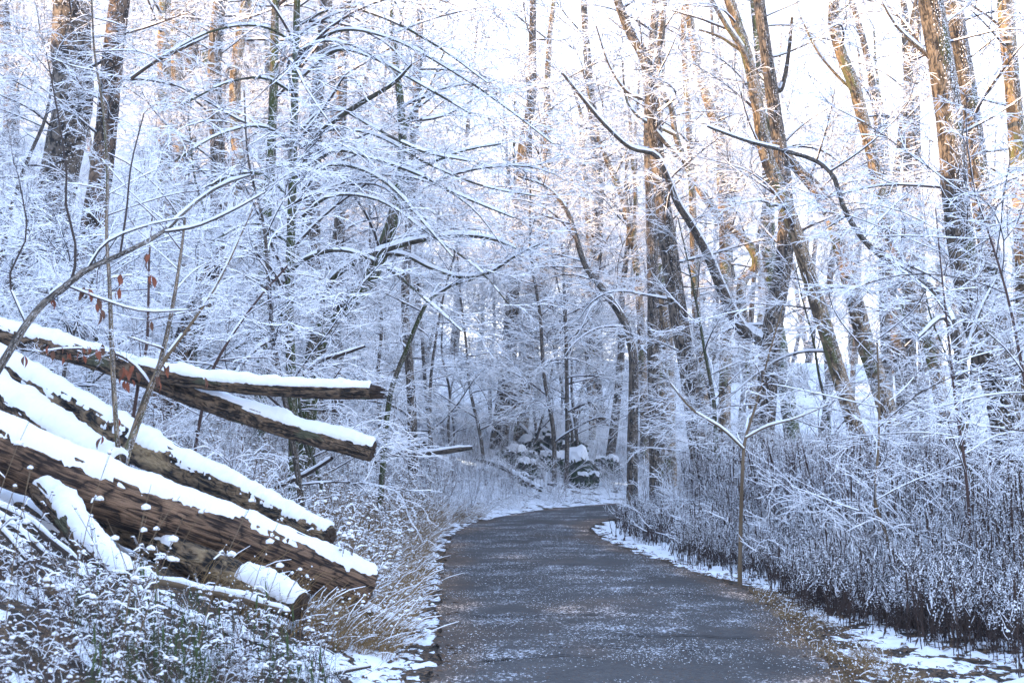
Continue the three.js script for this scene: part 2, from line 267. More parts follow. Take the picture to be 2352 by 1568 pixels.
// ---------------------------------------------------------------- frosted twig sprays, built once and repeated in the crowns
function makeSpray(seed, o) {
  const r = rng(seed), bark = new Buf(), snow = new Buf();
  const grow = (p, az, el, len, rad, lv) => {
    const seg = [.085, .062, .05][lv] * (o.seg || 1), n = Math.max(3, Math.round(len / seg)), P = [p.clone()], R = [rad], st = len / n; let side = r() < .5 ? 1 : -1, ca = (r() - .5) * .2, ce = (r() - .5) * .16;
    for (let i = 1; i <= n; i++) {
      ca = ca * .75 + (r() - .5) * (o.zig || .34); ce = ce * .75 + (r() - .5) * .26; az += ca; el = clamp(el + ce - (o.droop || .05) * (lv ? .5 : .8), -1.1, 1.45);
      p = p.clone().add(V(Math.cos(el) * Math.cos(az), Math.sin(el), Math.cos(el) * Math.sin(az)).multiplyScalar(st)); P.push(p); R.push(Math.max(.0011, rad * (1 - .7 * i / n)));
      if (lv < 2 && r() < (lv ? o.ter : o.lat) && i < n) { side = -side; grow(p, az + side * lerp(.5, 1.1, r()), el + (r() - .5) * (o.spread || 1.1), len * lerp(.28, .6, r()) * (1 - .45 * i / n), Math.max(.0017, rad * (1 - .6 * i / n) * .66), lv + 1); }
    }
    addTube(bark, P, R, 3);
    addSnow(snow, P, R, { across: 2, h: (o.sh || .0085) * [1.15, 1, .8][lv], wide: o.sw || .0021, ang: 1.2, min: .22, gap: o.gap ?? -.5, gf: 4, seed, hn: .6, fn: 12 });
  };
  grow(V(), 0, o.el, o.len, o.rad || .0062, 0);
  const a = bark.geo(false), c = snow.geo(false), g = mergeGeometries([a, c], true); return g;
}
const SPR = { down: [], flat: [], rise: [], up: [], far: [], farUp: [] };
for (let k = 0; k < 3; k++) {
  SPR.down.push(makeSpray(100 + k, { el: -.30, len: 1.15, lat: .72, ter: .6, droop: .03 }));
  SPR.flat.push(makeSpray(110 + k, { el: .12, len: 1.25, lat: .72, ter: .6, droop: .05 }));
  SPR.rise.push(makeSpray(120 + k, { el: .60, len: 1.2, lat: .72, ter: .6, droop: .05 }));
  SPR.up.push(makeSpray(130 + k, { el: 1.15, len: 1.15, lat: .7, ter: .6, droop: .02 }));
  SPR.far.push(makeSpray(140 + k, { el: .35, len: 1.9, lat: .8, ter: .65, droop: .04, seg: 1.7, rad: .011, sh: .014, sw: .0045 }));
  SPR.farUp.push(makeSpray(150 + k, { el: 1.0, len: 1.9, lat: .8, ter: .65, droop: .01, seg: 1.7, rad: .011, sh: .014, sw: .0045 }));
}
const BRUSH = [0, 1, 2, 3].map((k) => makeSpray(160 + k, { el: [.25, .6, .95, .1][k], len: 1.1, lat: .7, ter: .5, droop: .04, rad: .0042, sh: .0065, sw: .0014, spread: 1.5, zig: .45, gap: -.3 }));
const DARKBRUSH = [0, 1].map((k) => makeSpray(170 + k, { el: [.7, 1.1][k], len: 1.0, lat: .6, ter: .4, droop: .04, rad: .0042, sh: .006, sw: .0014, spread: 1.3, zig: .4, gap: .12 }));
const sprayMats = [M.twig, M.twigSnow], sprayMatsRed = [M.twigRed, M.twigSnow];
// collects spray placements for one tree and turns them into its crown
class Crown {
  constructor(seed, far) { this.r = rng(seed); this.far = far; this.m = new Map(); this.pick = {}; for (const k in SPR) this.pick[k] = SPR[k][Math.floor(this.r() * SPR[k].length)]; }
  put(p, az, el, s) {
    const k = this.far ? (el > .7 ? 'farUp' : 'far') : el < -.1 ? 'down' : el < .36 ? 'flat' : el < .9 ? 'rise' : 'up', g = this.r() < .5 ? this.pick[k] : SPR[k][Math.floor(this.r() * 3)];
    if (!this.m.has(g)) this.m.set(g, []);
    this.m.get(g).push(new THREE.Matrix4().compose(p, new THREE.Quaternion().setFromEuler(new THREE.Euler((this.r() - .5) * .35, -az, (this.r() - .5) * .3)), V(s, s * lerp(.8, 1.1, this.r()), s * (this.r() < .5 ? -1 : 1))));
  }
  build(parent, name = 'crown', mats = sprayMats) {
    const off = new THREE.Matrix4().makeTranslation(-parent.position.x, -parent.position.y, -parent.position.z);
    for (const [g, list] of this.m) { const im = new THREE.InstancedMesh(g, mats, list.length); list.forEach((x, i) => im.setMatrixAt(i, x.premultiply(off))); im.name = name; im.userData.kind = 'stuff'; im.castShadow = im.receiveShadow = true; parent.add(im); }
  }
}
let SEED = 1000, sprayCount = 0;
// one limb: a path of points with radii, its snow, and the sprays along it
function limb(tree, crown, P, R, o = {}) {
  const b = new Buf(), s = new Buf(), r = rng(SEED++);
  addTube(b, P, R, o.sides || 6);
  addSnow(s, P, R, { across: 4, h: o.sh ?? Math.min(.014, .005 + R[0] * .35), hr: o.shr ?? .5, ang: 1.15, min: .25, hn: .8, fn: 7, seed: SEED % 97, gap: o.gap ?? -.32, gf: 3, wide: .001 });
  const m = part(o.name || 'branch', b.geo(), o.mat || M.twig, tree);
  if (!s.empty) part('snow', s.geo(), M.twigSnow, m, 'stuff'), m.children[0].geometry.translate(-tree.position.x, -tree.position.y, -tree.position.z);
  if (crown && o.dens !== 0) {
    const T = tangents(P); let acc = 0, side = 1;
    for (let i = 1; i < P.length; i++) {
      acc += P[i].distanceTo(P[i - 1]); const f = i / (P.length - 1); if (f < (o.from ?? .15)) { acc = 0; continue; }
      const step = (o.step || .3);
      while (acc > step) { acc -= step; side = -side; const t = T[i], az = Math.atan2(t.z, t.x), el = Math.asin(clamp(t.y, -1, 1)); crown.put(P[i], az + side * lerp(.25, 1.15, r()), el * .6 + lerp(-.35, .45, r()), (o.size || 1) * lerp(.6, 1.15, r()) * lerp(1, .7, f)); sprayCount++; }
    }
    const t = T[T.length - 1]; crown.put(P[P.length - 1], Math.atan2(t.z, t.x), Math.asin(clamp(t.y, -1, 1)), (o.size || 1) * .8);
  }
  return m;
}
// a limb drawn out from a point by heading, bending as it goes
function shoot(p, az, el, len, rad, r, o = {}) {
  const n = Math.max(5, Math.round(len / .2)), P = [p.clone()], R = [rad]; let ca = (r() - .5) * .16, ce = (r() - .3) * .12;
  for (let i = 1; i <= n; i++) { ca = ca * .8 + (r() - .5) * .17; ce = ce * .8 + (r() - .5) * .13; az += ca; el = clamp(el + ce - (o.droop || 0) * len / n * lerp(.5, 1.5, i / n), -.9, 1.4); p = p.clone().add(V(Math.cos(el) * Math.cos(az), Math.sin(el), Math.cos(el) * Math.sin(az)).multiplyScalar(len / n)); P.push(p); R.push(Math.max(.004, rad * Math.pow(1 - .92 * i / n, .8))); }
  return [P, R];
}
/* a tree: trunk through points [px, py, width in px] (foot first) at distance d, rooted in the ground, going on above the frame;
   crown: n limbs between heights lo and hi (share of the trunk), lengths len, elevation el, turned mostly towards az (spread azs) */
function tree(o) {
  const r = rng(o.seed || SEED++), d = o.d, ctrl = [], rad = [];
  o.pts.forEach(([px, py, w], i) => { const dd = d + (o.dz ? lerp(0, o.dz, i / (o.pts.length - 1)) : 0) + (i ? (r() - .5) * .25 : 0); ctrl.push(at(px, py, dd)); rad.push(w / 2 / F * dd); });
  const foot = ctrl[0].clone(), gy = ground(foot.x, -foot.z);
  if (foot.y > gy + .05) { const k = V().subVectors(ctrl[1], ctrl[0]).normalize(), q = clamp((foot.y - gy) / Math.max(.5, k.y), 0, 6), lean = .55; ctrl.unshift(V(foot.x - k.x * q * lean, gy - .08, foot.z - k.z * q * lean)); rad.unshift(rad[0] * 1.28); if (q > .8) { ctrl.splice(1, 0, V(lerp(ctrl[0].x, foot.x, .35), gy + .22, ctrl[0].z)); rad.splice(1, 0, rad[1] * 1.08); } }
  else { ctrl[0].y = Math.min(ctrl[0].y, gy - .05); }
  if (o.top) { const k = V().subVectors(ctrl[ctrl.length - 1], ctrl[ctrl.length - 2]).normalize(), e = ctrl[ctrl.length - 1], er = rad[rad.length - 1]; ctrl.push(e.clone().addScaledVector(k, o.top * .5).add(V((r() - .5) * .4, 0, (r() - .5) * .4)), e.clone().addScaledVector(k, o.top).add(V((r() - .5) * .8, 0, (r() - .5) * .8))); rad.push(er * .75, er * .4); }
  let L = 0; for (let i = 1; i < ctrl.length; i++) L += ctrl[i].distanceTo(ctrl[i - 1]);
  const n = clamp(Math.round(L / .16), 14, 90), [P, R] = spline(ctrl, rad, n), base = V(P[0].x, gy, P[0].z);
  const g = thing(o.name || 'frosted_tree', o.label, 'tree', base, o.group || 'frosted trees of the wood');
  const sides = R[0] > .1 ? 20 : R[0] > .05 ? 12 : 8, sd = r() * 50, big = R[0] > .1;
  const b = new Buf(); addTube(b, P, R, sides, { frame: 'x', vs: .4, cap: o.broken ? 'end' : 0, us: 1, bump: (k, s, l, rr) => .10 * noise(Math.cos(k / s * 6.283) * 1.4 + sd, Math.sin(k / s * 6.283) * 1.4, l * .9) + (big ? .07 * noise(Math.cos(k / s * 6.283) * 5 + sd, Math.sin(k / s * 6.283) * 5, l * 2.2) : 0) });
  part('trunk', b.geo('calc'), o.bark || M.greyBark, g);
  const sn = new Buf(); addSnow(sn, P, R, { across: 5, h: .015, hr: .1, ang: .8, min: .5, hn: .6, en: .4, fn: 4, seed: sd, gap: -.1, gf: 1.6 }); if (!sn.empty) part('snow', sn.geo(), M.twigSnow, g, 'stuff');
  const crown = new Crown(SEED++, o.far), c = o.crown;
  if (c) for (let i = 0; i < c.n; i++) {
    const f = lerp(c.lo, c.hi, (i + r() * .9) / c.n), k = Math.min(n, Math.round(f * n)), az = (c.az ?? 0) + (r() - .5) * (c.azs ?? 6.283), el = lerp(c.el[0], c.el[1], r()), len = lerp(c.len[0], c.len[1], r()) * (c.taper ? lerp(1, .5, f) : 1);
    const [p2, r2] = shoot(P[k], az, el, len, Math.min(R[k] * .45, .006 + len * .0085), r, { droop: c.droop ?? .25 });
    limb(g, crown, p2, r2, { step: c.step, size: c.size, mat: c.mat || (o.thin ? M.twig : M.twig), sides: o.far ? 4 : 5, from: c.from });
  }
  for (const br of o.limbs || []) {
    const pts = br.pts.map(([px, py, w, dd]) => at(px, py, dd ?? br.d ?? d)), rr = br.pts.map(([, , w, dd]) => w / 2 / F * (dd ?? br.d ?? d));
    let q = 0; for (let i = 1; i < pts.length; i++) q += pts[i].distanceTo(pts[i - 1]);
    const [p2, r2] = spline(pts, rr, Math.max(8, Math.round(q / .14)));
    limb(g, crown, p2, r2, { step: br.step ?? .34, size: br.size ?? .8, mat: br.mat || o.bark || M.twig, sides: 8, from: br.from ?? .3, dens: br.dens, gap: br.gap, shr: br.shr, sh: br.sh });
  }
  crown.build(g, 'crown', o.red ? sprayMatsRed : sprayMats);
  return { g, P, R, crown, r };
}

// ---------------------------------------------------------------- fallen and cut logs on the near bank
const logMat = {
  bark: barkMaterial({ seed: 31, nu: 24, nv: 14, w: 512, h: 512, dark: [.018, .013, .011], light: [.145, .098, .062], moss: [.10, .10, .06], mossAt: .66, bump: .03 }),
  wood: barkMaterial({ seed: 33, warp: .25, nu: 52, nv: 11, w: 512, h: 1024, dark: [.026, .015, .011], light: [.165, .102, .064], bump: .012 }),
  rotten: barkMaterial({ seed: 36, nu: 22, nv: 12, w: 512, h: 512, dark: [.010, .010, .011], light: [.17, .118, .07], moss: [.30, .22, .125], mossAt: .57, bump: .035 }),
};
const endMat = (() => { const t = texture(256, 256, (u, v) => { const x = u - .5, y = v - .5, q = Math.hypot(x, y) * 2, a = Math.atan2(y, x), ring = .5 + .5 * Math.sin(q * 62 + 3 * vnoise(u * 5, v * 5, 5, 5, 3)), ray = vnoise(a * 12 + 40, q * 2, 999, 9, 4), k = (.5 + .5 * ring) * (.6 + .6 * ray) * (.7 + .5 * vnoise(u * 30, v * 30, 30, 30, 5)); return [.075 * k, .050 * k, .035 * k]; }, true); return new THREE.MeshStandardMaterial({ map: t, roughness: 1 }); })();
function log(o) {
  const pts = o.pts.map(([px, py, d]) => at(px, py, d)), rad = o.pts.map((p) => p[3]); let L = 0; for (let i = 1; i < pts.length; i++) L += pts[i].distanceTo(pts[i - 1]);
  const fine = o.fine || .035, n = Math.round(L / fine), [P, R] = spline(pts, rad, n), sd = o.seed * 3.3, sides = o.sides || 44;
  const g = thing(o.name || 'log', o.label, 'log', P[P.length - 1].clone().setY(ground(P[P.length - 1].x, -P[P.length - 1].z)), o.group || 'cut logs on the bank');
  const rough = o.rough ?? 1, bump = (k, s, l, rr) => { const c = Math.cos(k / s * 6.283), z = Math.sin(k / s * 6.283); return rough * (.09 * noise(c * 1.3 + sd, z * 1.3, l * .8) + .12 * noise(c * 6 + sd, z * 6, l * 2.2) + .13 * noise(c * 15 + sd, z * 15, l * 6) + .07 * noise(c * 30 + sd, z * 30, l * 16)); };
  const b = new Buf(); addTube(b, P, R, sides, { frame: 'up', vs: o.vs || .5, us: 1, bump }); part('bark', b.geo('calc'), o.mat || logMat.bark, g);
  // sawn or broken face at the lower end
  const e = P.length - 1, T = tangents(P), t = T[e], a = V(0, 1, 0).addScaledVector(t, -t.y).normalize(), c = V().crossVectors(a, t), f = new Buf(), rings = 5, len = L; const r = rng(o.seed);
  for (let q = 0; q <= rings; q++) for (let k = 0; k <= sides; k++) { const th = k / sides * 6.28318, rr = R[e] * (1 + bump(k % sides, sides, len, 1)) * (1 - q / rings), j = (q && q < rings ? (o.splinter || .012) : 0) * (noise(Math.cos(th) * 5 * (1 - q / rings) + sd, Math.sin(th) * 5 * (1 - q / rings), q) * 2 + .5); f.v(P[e].x + (a.x * Math.cos(th) + c.x * Math.sin(th)) * rr + t.x * j, P[e].y + (a.y * Math.cos(th) + c.y * Math.sin(th)) * rr + t.y * j, P[e].z + (a.z * Math.cos(th) + c.z * Math.sin(th)) * rr + t.z * j, t.x, t.y, t.z, .5 + .5 * Math.cos(th) * (1 - q / rings), .5 + .5 * Math.sin(th) * (1 - q / rings)); }
  for (let q = 0; q < rings; q++) for (let k = 0; k < sides; k++) { const i0 = q * (sides + 1) + k, i1 = i0 + sides + 1; f.t(i0, i1, i0 + 1); f.t(i0 + 1, i1, i1 + 1); }
  part('cut_end', f.geo('calc'), endMat, g);
  for (const [i0, i1, ang, ang2] of o.snow || [[0, 1, 1, 1]]) { const s = new Buf(), p0 = Math.floor(i0 * e), p1 = Math.ceil(i1 * e); const f2 = Math.max(6, Math.round((p1 - p0) * fine / .016)), P2 = [], R2 = []; for (let q = 0; q <= f2; q++) { const z = p0 + (p1 - p0) * q / f2, k = Math.min(Math.floor(z), e - 1); P2.push(P[k].clone().lerp(P[k + 1], z - k)); R2.push(lerp(R[k], R[k + 1], z - k)); } addSnow(s, P2, R2, { across: 14, pw: 1.1, sink: .07, h: (o.sh || .034) * .95, ang: ang + .22, ang2: ang2 + .22, en: (o.en ?? .5) * .55, fe: 6, hn: 1.0, fn: 5, min: .1, seed: sd }); part('snow', s.geo('calc'), M.snow, g); }
  for (const st of o.stubs || []) { const k = Math.round(st[0] * e), [p2, r2] = shoot(P[k].clone().add(V(0, 0, 0)), st[1], st[2], st[3], st[4], r); const bb = new Buf(); addTube(bb, p2, r2, 6); part('stub', bb.geo(), M.twig, g); }
  return { g, P, R };
}
log({ seed: 1, name: 'log', label: 'largest log on the bank, bare streaked brown wood with a sawn end towards the path', pts: [[-260, 930, 9.3, .235], [0, 1035, 9.7, .222], [300, 1150, 10.0, .205], [560, 1240, 10.3, .190], [843, 1352, 10.6, .170]], mat: logMat.wood, rough: .5, snow: [[0, .75, .66, 1.0], [.74, .995, .52, .9]], sh: .026, en: .45, vs: .35, fine: .045, sides: 36, splinter: .02 });
log({ seed: 2, name: 'log', label: 'rotten patchy log with black bark lying just behind the largest log', pts: [[-300, 690, 12.6, .15], [0, 842, 12.2, .152], [250, 990, 11.8, .15], [480, 1105, 11.5, .135], [640, 1185, 11.3, .11], [757, 1236, 11.1, .088]], mat: logMat.rotten, rough: 1.1, snow: [[0, .992, .92, 1.0]], sh: .036, en: .8 });
log({ seed: 3, name: 'log', label: 'slim dark log with a sawn end, second from the top of the pile', pts: [[-330, 625, 13.0, .105], [0, 762, 12.6, .105], [170, 808, 12.5, .102], [330, 862, 12.4, .10], [480, 920, 12.3, .098], [660, 980, 12.2, .093], [856, 1036, 12.1, .085]], mat: logMat.bark, snow: [[0, .995, .8, 1.0]], sh: .036, stubs: [[.86, -1.2, -1.0, .25, .012]] });
log({ seed: 4, name: 'log', label: 'slim dark log with a broken tip, the topmost and most level of the pile', pts: [[320, 848, 12.25, .075], [430, 868, 12.15, .077], [620, 890, 12.05, .070], [760, 898, 12.0, .066], [852, 900, 11.95, .060]], mat: logMat.bark, snow: [[0, 1, .85, 1.05]], sh: .036, splinter: .09, stubs: [[.72, -.6, .75, .26, .012], [.93, -.4, .3, .10, .014]] });
log({ seed: 5, name: 'log', label: 'log nearly buried in snow, wedged between the rotten log and the largest log', pts: [[-260, 745, 11.3, .14], [0, 905, 11.0, .13], [130, 990, 10.8, .12], [265, 1075, 10.6, .10]], mat: logMat.bark, snow: [[0, 1, 1.55, 1.45]], sh: .05, en: .5 });
log({ seed: 6, name: 'log', label: 'short black log with icicles, lying under the lower half of the largest log', pts: [[250, 1190, 10.3, .12], [400, 1268, 10.05, .118], [560, 1335, 9.8, .11], [688, 1395, 9.6, .098]], mat: logMat.rotten, snow: [[.66, .985, 1.1, 1.2], [.12, .34, .6, .8]], sh: .05, en: .5 });
log({ seed: 7, name: 'log', label: 'short snow-covered log sloping down steeply under the upper half of the largest log', pts: [[70, 1095, 9.8, .10], [150, 1180, 9.5, .10], [220, 1265, 9.2, .09], [290, 1335, 8.95, .08]], mat: logMat.bark, snow: [[0, 1, 1.4, 1.3]], sh: .04, en: .7 });
log({ seed: 8, name: 'log', label: 'thin dark pole poking out below the end of the largest log', pts: [[740, 1345, 10.7, .040], [835, 1398, 10.5, .042], [948, 1454, 10.35, .034]], mat: logMat.bark, snow: [[.1, .97, .8, 1.0]], sh: .025, sides: 16 });
{ // icicles under the short black log
  const host = scene.children.find((o) => o.userData.label && o.userData.label.startsWith('short black log'));
  const ice = new THREE.MeshPhysicalMaterial({ color: 0xe8f2ff, roughness: .15, transmission: .7, thickness: .01, ior: 1.31 });
  for (const [px, py, l] of [[668, 1420, .10], [676, 1424, .14], [660, 1412, .06], [684, 1422, .07]]) { const p = at(px, py, 9.6), b = new Buf(); addTube(b, [p, p.clone().add(V(0, -l * .5, 0)), p.clone().add(V(.003, -l, 0))], [.007, .005, .001], 6); part('icicle', b.geo(), ice, host); }
}
function stick(label, pts, o = {}) {
  const c = pts.map(([px, py, w, d]) => { const p = at(px, py, d); p.y = Math.max(p.y, ground(p.x, d) + w / 2 / F * d * 1.2 + (d > 20 ? .22 : 0)); return p; }), rr = pts.map(([, , w, d]) => w / 2 / F * d); let L = 0; for (let i = 1; i < c.length; i++) L += c[i].distanceTo(c[i - 1]);
  const [P, R] = spline(c, rr, Math.max(10, Math.round(L / .06))), g = thing(o.name || 'fallen_branch', label, 'branch', P[0].clone().setY(ground(P[0].x, -P[0].z)), o.group || 'fallen branches'), b = new Buf(), s = new Buf();
  addTube(b, P, R, 8, { bump: (k, n, l) => .12 * noise(k * 2.1, l * 6, 3) }); part('bark', b.geo('calc'), o.mat || M.twig, g);
  addSnow(s, P, R, { across: 6, h: o.sh || .012, hr: .3, ang: o.ang || .95, hn: .9, fn: 6, en: .6, pw: .8, min: .15, seed: pts[0][0] }); if (!s.empty) part('snow', s.geo('calc'), M.snow, g);
  return g;
}
stick('upper of the snowy sticks fanning out below the largest log', [[-60, 1140, 17, 8.3], [60, 1195, 17, 8.2], [120, 1245, 15, 8.1], [178, 1288, 12, 8.0]]);
stick('middle of the snowy sticks fanning out below the largest log', [[-60, 1150, 14, 8.0], [30, 1210, 15, 7.9], [105, 1276, 13, 7.8]]);
stick('lowest and steepest of the snowy sticks fanning out below the largest log', [[-50, 1165, 13, 7.7], [10, 1225, 13, 7.65], [60, 1285, 11, 7.6]]);
stick('long pale weathered branch lying low in front of the short black log', [[300, 1325, 16, 9.0], [420, 1345, 18, 8.9], [540, 1370, 17, 8.75], [660, 1402, 12, 8.6]], { mat: M.twigTan });
stick('thin pole on the ground at the foot of the near verge', [[640, 1562, 9, 7.9], [760, 1548, 9, 8.3], [850, 1530, 7, 8.6]]);
stick('bent branch half hidden in weeds below the pale weathered branch', [[420, 1420, 13, 8.4], [520, 1455, 12, 8.3], [640, 1490, 10, 8.2]]);
stick('straight snowy pole sticking up out of the brush behind the log ends', [[630, 1120, 10, 15.5], [700, 1090, 10, 15.3], [762, 1052, 9, 15.0]]);
stick('snowy dead branch curving beside the slim mossy tree', [[700, 858, 8, 17.2], [735, 828, 9, 17.1], [780, 815, 9, 17.0], [838, 795, 6, 16.9]]);
stick('long snowy log lying down the slope to the far bend of the path', [[1095, 1062, 9, 36], [1150, 1095, 11, 34.5], [1200, 1135, 12, 33], [1242, 1168, 12, 31.8]], { name: 'fallen_log', mat: M.greyBark });
stick('snowy log leaning down across the mossy boulders', [[1195, 975, 8, 41], [1240, 1030, 10, 39.5], [1290, 1085, 11, 38], [1335, 1125, 10, 37]], { name: 'fallen_log', mat: M.greyBark });
stick('thinner snowy log above the boulders, parallel to the leaning one', [[1250, 975, 6, 42], [1290, 1022, 8, 41], [1322, 1060, 8, 40]], { name: 'fallen_log', mat: M.greyBark });
stick('short white curved branch standing beside the boulders', [[1232, 1096, 5, 36], [1252, 1076, 6, 36], [1248, 1052, 5, 36]]);
stick('pale broken stick near the end of the long snowy log', [[1258, 1142, 6, 33.5], [1270, 1125, 7, 33.4], [1276, 1112, 5, 33.3]]);
stick('snowy broken trunk lying in the brush beyond the log ends', [[860, 1062, 10, 22], [930, 1035, 12, 22], [975, 1020, 12, 21.5]], { name: 'fallen_log', mat: M.greyBark });
stick('snow-covered fallen trunk level behind the broken one', [[960, 1042, 9, 25], [1030, 1035, 14, 25], [1085, 1028, 8, 25]], { name: 'fallen_log', mat: M.greyBark });

// ---------------------------------------------------------------- the trees one can tell apart
const far0 = { droop: .3, el: [.1, .8], size: 1 };
tree({ label: 'thick straight grey trunk, the stoutest tree on the left bank', d: 25, bark: M.greyBark, pts: [[70, 640, 98], [100, 540, 94], [140, 380, 90], [166, 230, 88], [162, 100, 88], [162, -20, 88]], top: 5, crown: { n: 6, lo: .4, hi: .8, len: [1.5, 3], el: [.0, .7], step: .3, az: .8, azs: 3.5 } });
tree({ label: 'leaning furrowed trunk just beside the stoutest tree on the left bank', d: 24, bark: M.shagBark, pts: [[205, 560, 56], [228, 420, 52], [246, 270, 50], [256, 150, 50], [276, -20, 46]], top: 5, crown: { n: 5, lo: .4, hi: .8, len: [1.2, 2.6], el: [.0, .7], step: .3, az: .8, azs: 3.5 }, limbs: [{ d: 20, pts: [[300, 180, 10], [350, 145, 9], [420, 110, 8], [478, 82, 5]], dens: 0, sh: .004, shr: .1 }] });
tree({ label: 'slim straight trunk in the gap beyond the two large left trees', d: 38, bark: M.tanBark, pts: [[372, 700, 34], [378, 300, 33], [376, 100, 30], [380, -20, 28]], top: 4, crown: { n: 12, lo: .2, hi: .8, len: [1.5, 3.5], el: [.1, .8], step: .35, size: 1.3 } });
tree({ label: 'brown trunk close to the slim straight trunk in the left gap', d: 41, bark: M.tanBark, pts: [[420, 720, 30], [408, 300, 27], [402, 60, 24], [404, -20, 22]], top: 4, crown: { n: 10, lo: .2, hi: .8, len: [1.5, 3.5], el: [.1, .8], step: .35, size: 1.3 } });
tree({ label: 'dark trunk with a slight bend, nearest the broken snag', d: 31, bark: M.greyBark, pts: [[490, 760, 36], [500, 400, 35], [492, 180, 33], [498, 60, 32], [508, -20, 30]], top: 4, crown: { n: 13, lo: .2, hi: .85, len: [1.5, 3.2], el: [0, .8], step: .32 } });
tree({ label: 'brown trunk leaning a little to the right above the broken snag', d: 33, bark: M.tanBark, pts: [[560, 800, 32], [548, 400, 30], [540, 180, 27], [556, 60, 26], [570, -20, 24]], top: 4, crown: { n: 13, lo: .2, hi: .85, len: [1.5, 3.2], el: [0, .8], step: .32 } });
tree({ name: 'dead_snag', label: 'broken leaning snag with shaggy bark above the logs', d: 19, bark: M.shagBark, broken: true, pts: [[395, 850, 66], [425, 790, 62], [452, 715, 56], [478, 650, 50], [500, 600, 40], [510, 565, 24]], group: 'dead snags' });
tree({ label: 'mossy dark trunk between the broken snag and the slim mossy tree', d: 23, bark: M.mossBark, pts: [[598, 880, 27], [602, 760, 26], [605, 620, 25], [612, 480, 24], [622, 360, 22], [628, 200, 20], [636, -20, 18]], top: 3, crown: { n: 14, lo: .15, hi: .85, len: [1.2, 3], el: [0, .7], step: .3, az: .6, azs: 4.5 } });
tree({ name: 'mossy_tree', label: 'slim upright mossy tree with long drooping boughs towards the path', d: 18, bark: M.mossBark, pts: [[672, 1135, 25], [674, 1000, 24], [668, 850, 23], [664, 700, 22], [667, 560, 20], [672, 400, 19], [677, 200, 17], [680, 80, 16], [682, -20, 15]], top: 3,
  crown: { n: 20, lo: .3, hi: .9, len: [1.5, 3.4], el: [.2, 1.0], step: .22, droop: .5, az: -.2, azs: 4.6, size: .95 },
  limbs: [
    { pts: [[688, 400, 17, 17.6], [715, 330, 15, 17.3], [760, 283, 13, 17], [830, 236, 11, 16.8], [905, 190, 9, 16.6], [945, 148, 5, 16.5]], from: .6, step: .4, sh: .004, shr: .2 },
    { pts: [[690, 300, 8], [730, 262, 8], [790, 255, 8, 17.3], [870, 300, 7, 16.8], [980, 350, 6, 16.5], [1080, 370, 4, 16.2]], step: .2 },
    { pts: [[700, 385, 10], [760, 350, 9], [850, 362, 8, 17], [960, 400, 7, 16.6], [1060, 450, 6, 16.2], [1180, 500, 4, 16]], step: .19 },
    { pts: [[690, 440, 9], [740, 390, 9], [820, 385, 8, 17.2], [900, 430, 7, 16.8], [980, 520, 6, 16.5], [1040, 590, 4, 16.3]], step: .19 },
    { pts: [[690, 180, 8], [760, 120, 8], [850, 130, 7, 17.2], [960, 190, 6, 16.6], [1080, 260, 4, 16.2]], step: .2 },
    { pts: [[680, 60, 8], [760, 20, 8], [880, 40, 7, 17], [1010, 110, 5, 16.5], [1120, 190, 3, 16.2]], step: .3 },
    { pts: [[665, 450, 8], [610, 405, 8], [540, 400, 6, 18.4], [470, 430, 4, 18.6]], step: .3 },
    { pts: [[668, 620, 9, 17.9], [710, 590, 9, 17.5], [790, 575, 8, 17], [880, 610, 7, 16.6], [980, 690, 6, 16.3], [1060, 760, 4, 16.1]], step: .2 },
    { pts: [[690, 340, 7], [750, 300, 7, 17.6], [860, 310, 6, 17], [990, 380, 5, 16.6], [1120, 430, 4, 16.2], [1230, 450, 3, 16]], step: .19 },
    { pts: [[684, 120, 7], [780, 70, 7, 17.6], [900, 90, 6, 17], [1050, 170, 5, 16.5], [1180, 260, 4, 16.1], [1270, 330, 3, 15.9]], step: .19 },
    { pts: [[690, 500, 7], [760, 450, 7, 17.4], [870, 460, 6, 16.9], [990, 540, 5, 16.5], [1100, 620, 4, 16.2], [1170, 700, 3, 16]], step: .19 },
    { pts: [[680, 220, 7], [610, 180, 6, 17.6], [520, 190, 5, 17.2], [420, 240, 4, 16.9]], step: .2 },
    { pts: [[674, 330, 7], [600, 290, 6, 17.5], [500, 310, 5, 17], [400, 370, 4, 16.7]], step: .2 },
    { pts: [[680, 100, 7], [600, 60, 6, 17.6], [490, 70, 5, 17.2], [370, 130, 4, 16.9]], step: .2 },
    { pts: [[664, 760, 8], [600, 770, 7], [540, 800, 6], [470, 850, 4]], step: .3 },
    { pts: [[666, 560, 7], [610, 520, 7], [550, 520, 6, 17.2], [480, 560, 4, 16.8]], step: .3 },
  ] });
tree({ label: 'dark twisted trunk behind the slim mossy tree, leaning into its boughs', d: 27, bark: M.greyBark, pts: [[735, 900, 36], [728, 720, 34], [720, 560, 33], [720, 400, 32], [728, 230, 31], [738, 120, 30], [752, -20, 28]], top: 4, crown: { n: 12, lo: .2, hi: .85, len: [1.5, 3], el: [0, .7], step: .3 } });
tree({ label: 'thin dark trunk to the right of the twisted trunk', d: 29, bark: M.greyBark, pts: [[775, 900, 26], [778, 600, 24], [782, 300, 24], [788, 130, 23], [800, -20, 20]], top: 3, crown: { n: 10, lo: .2, hi: .85, len: [1.5, 3], el: [0, .7], step: .3 } });
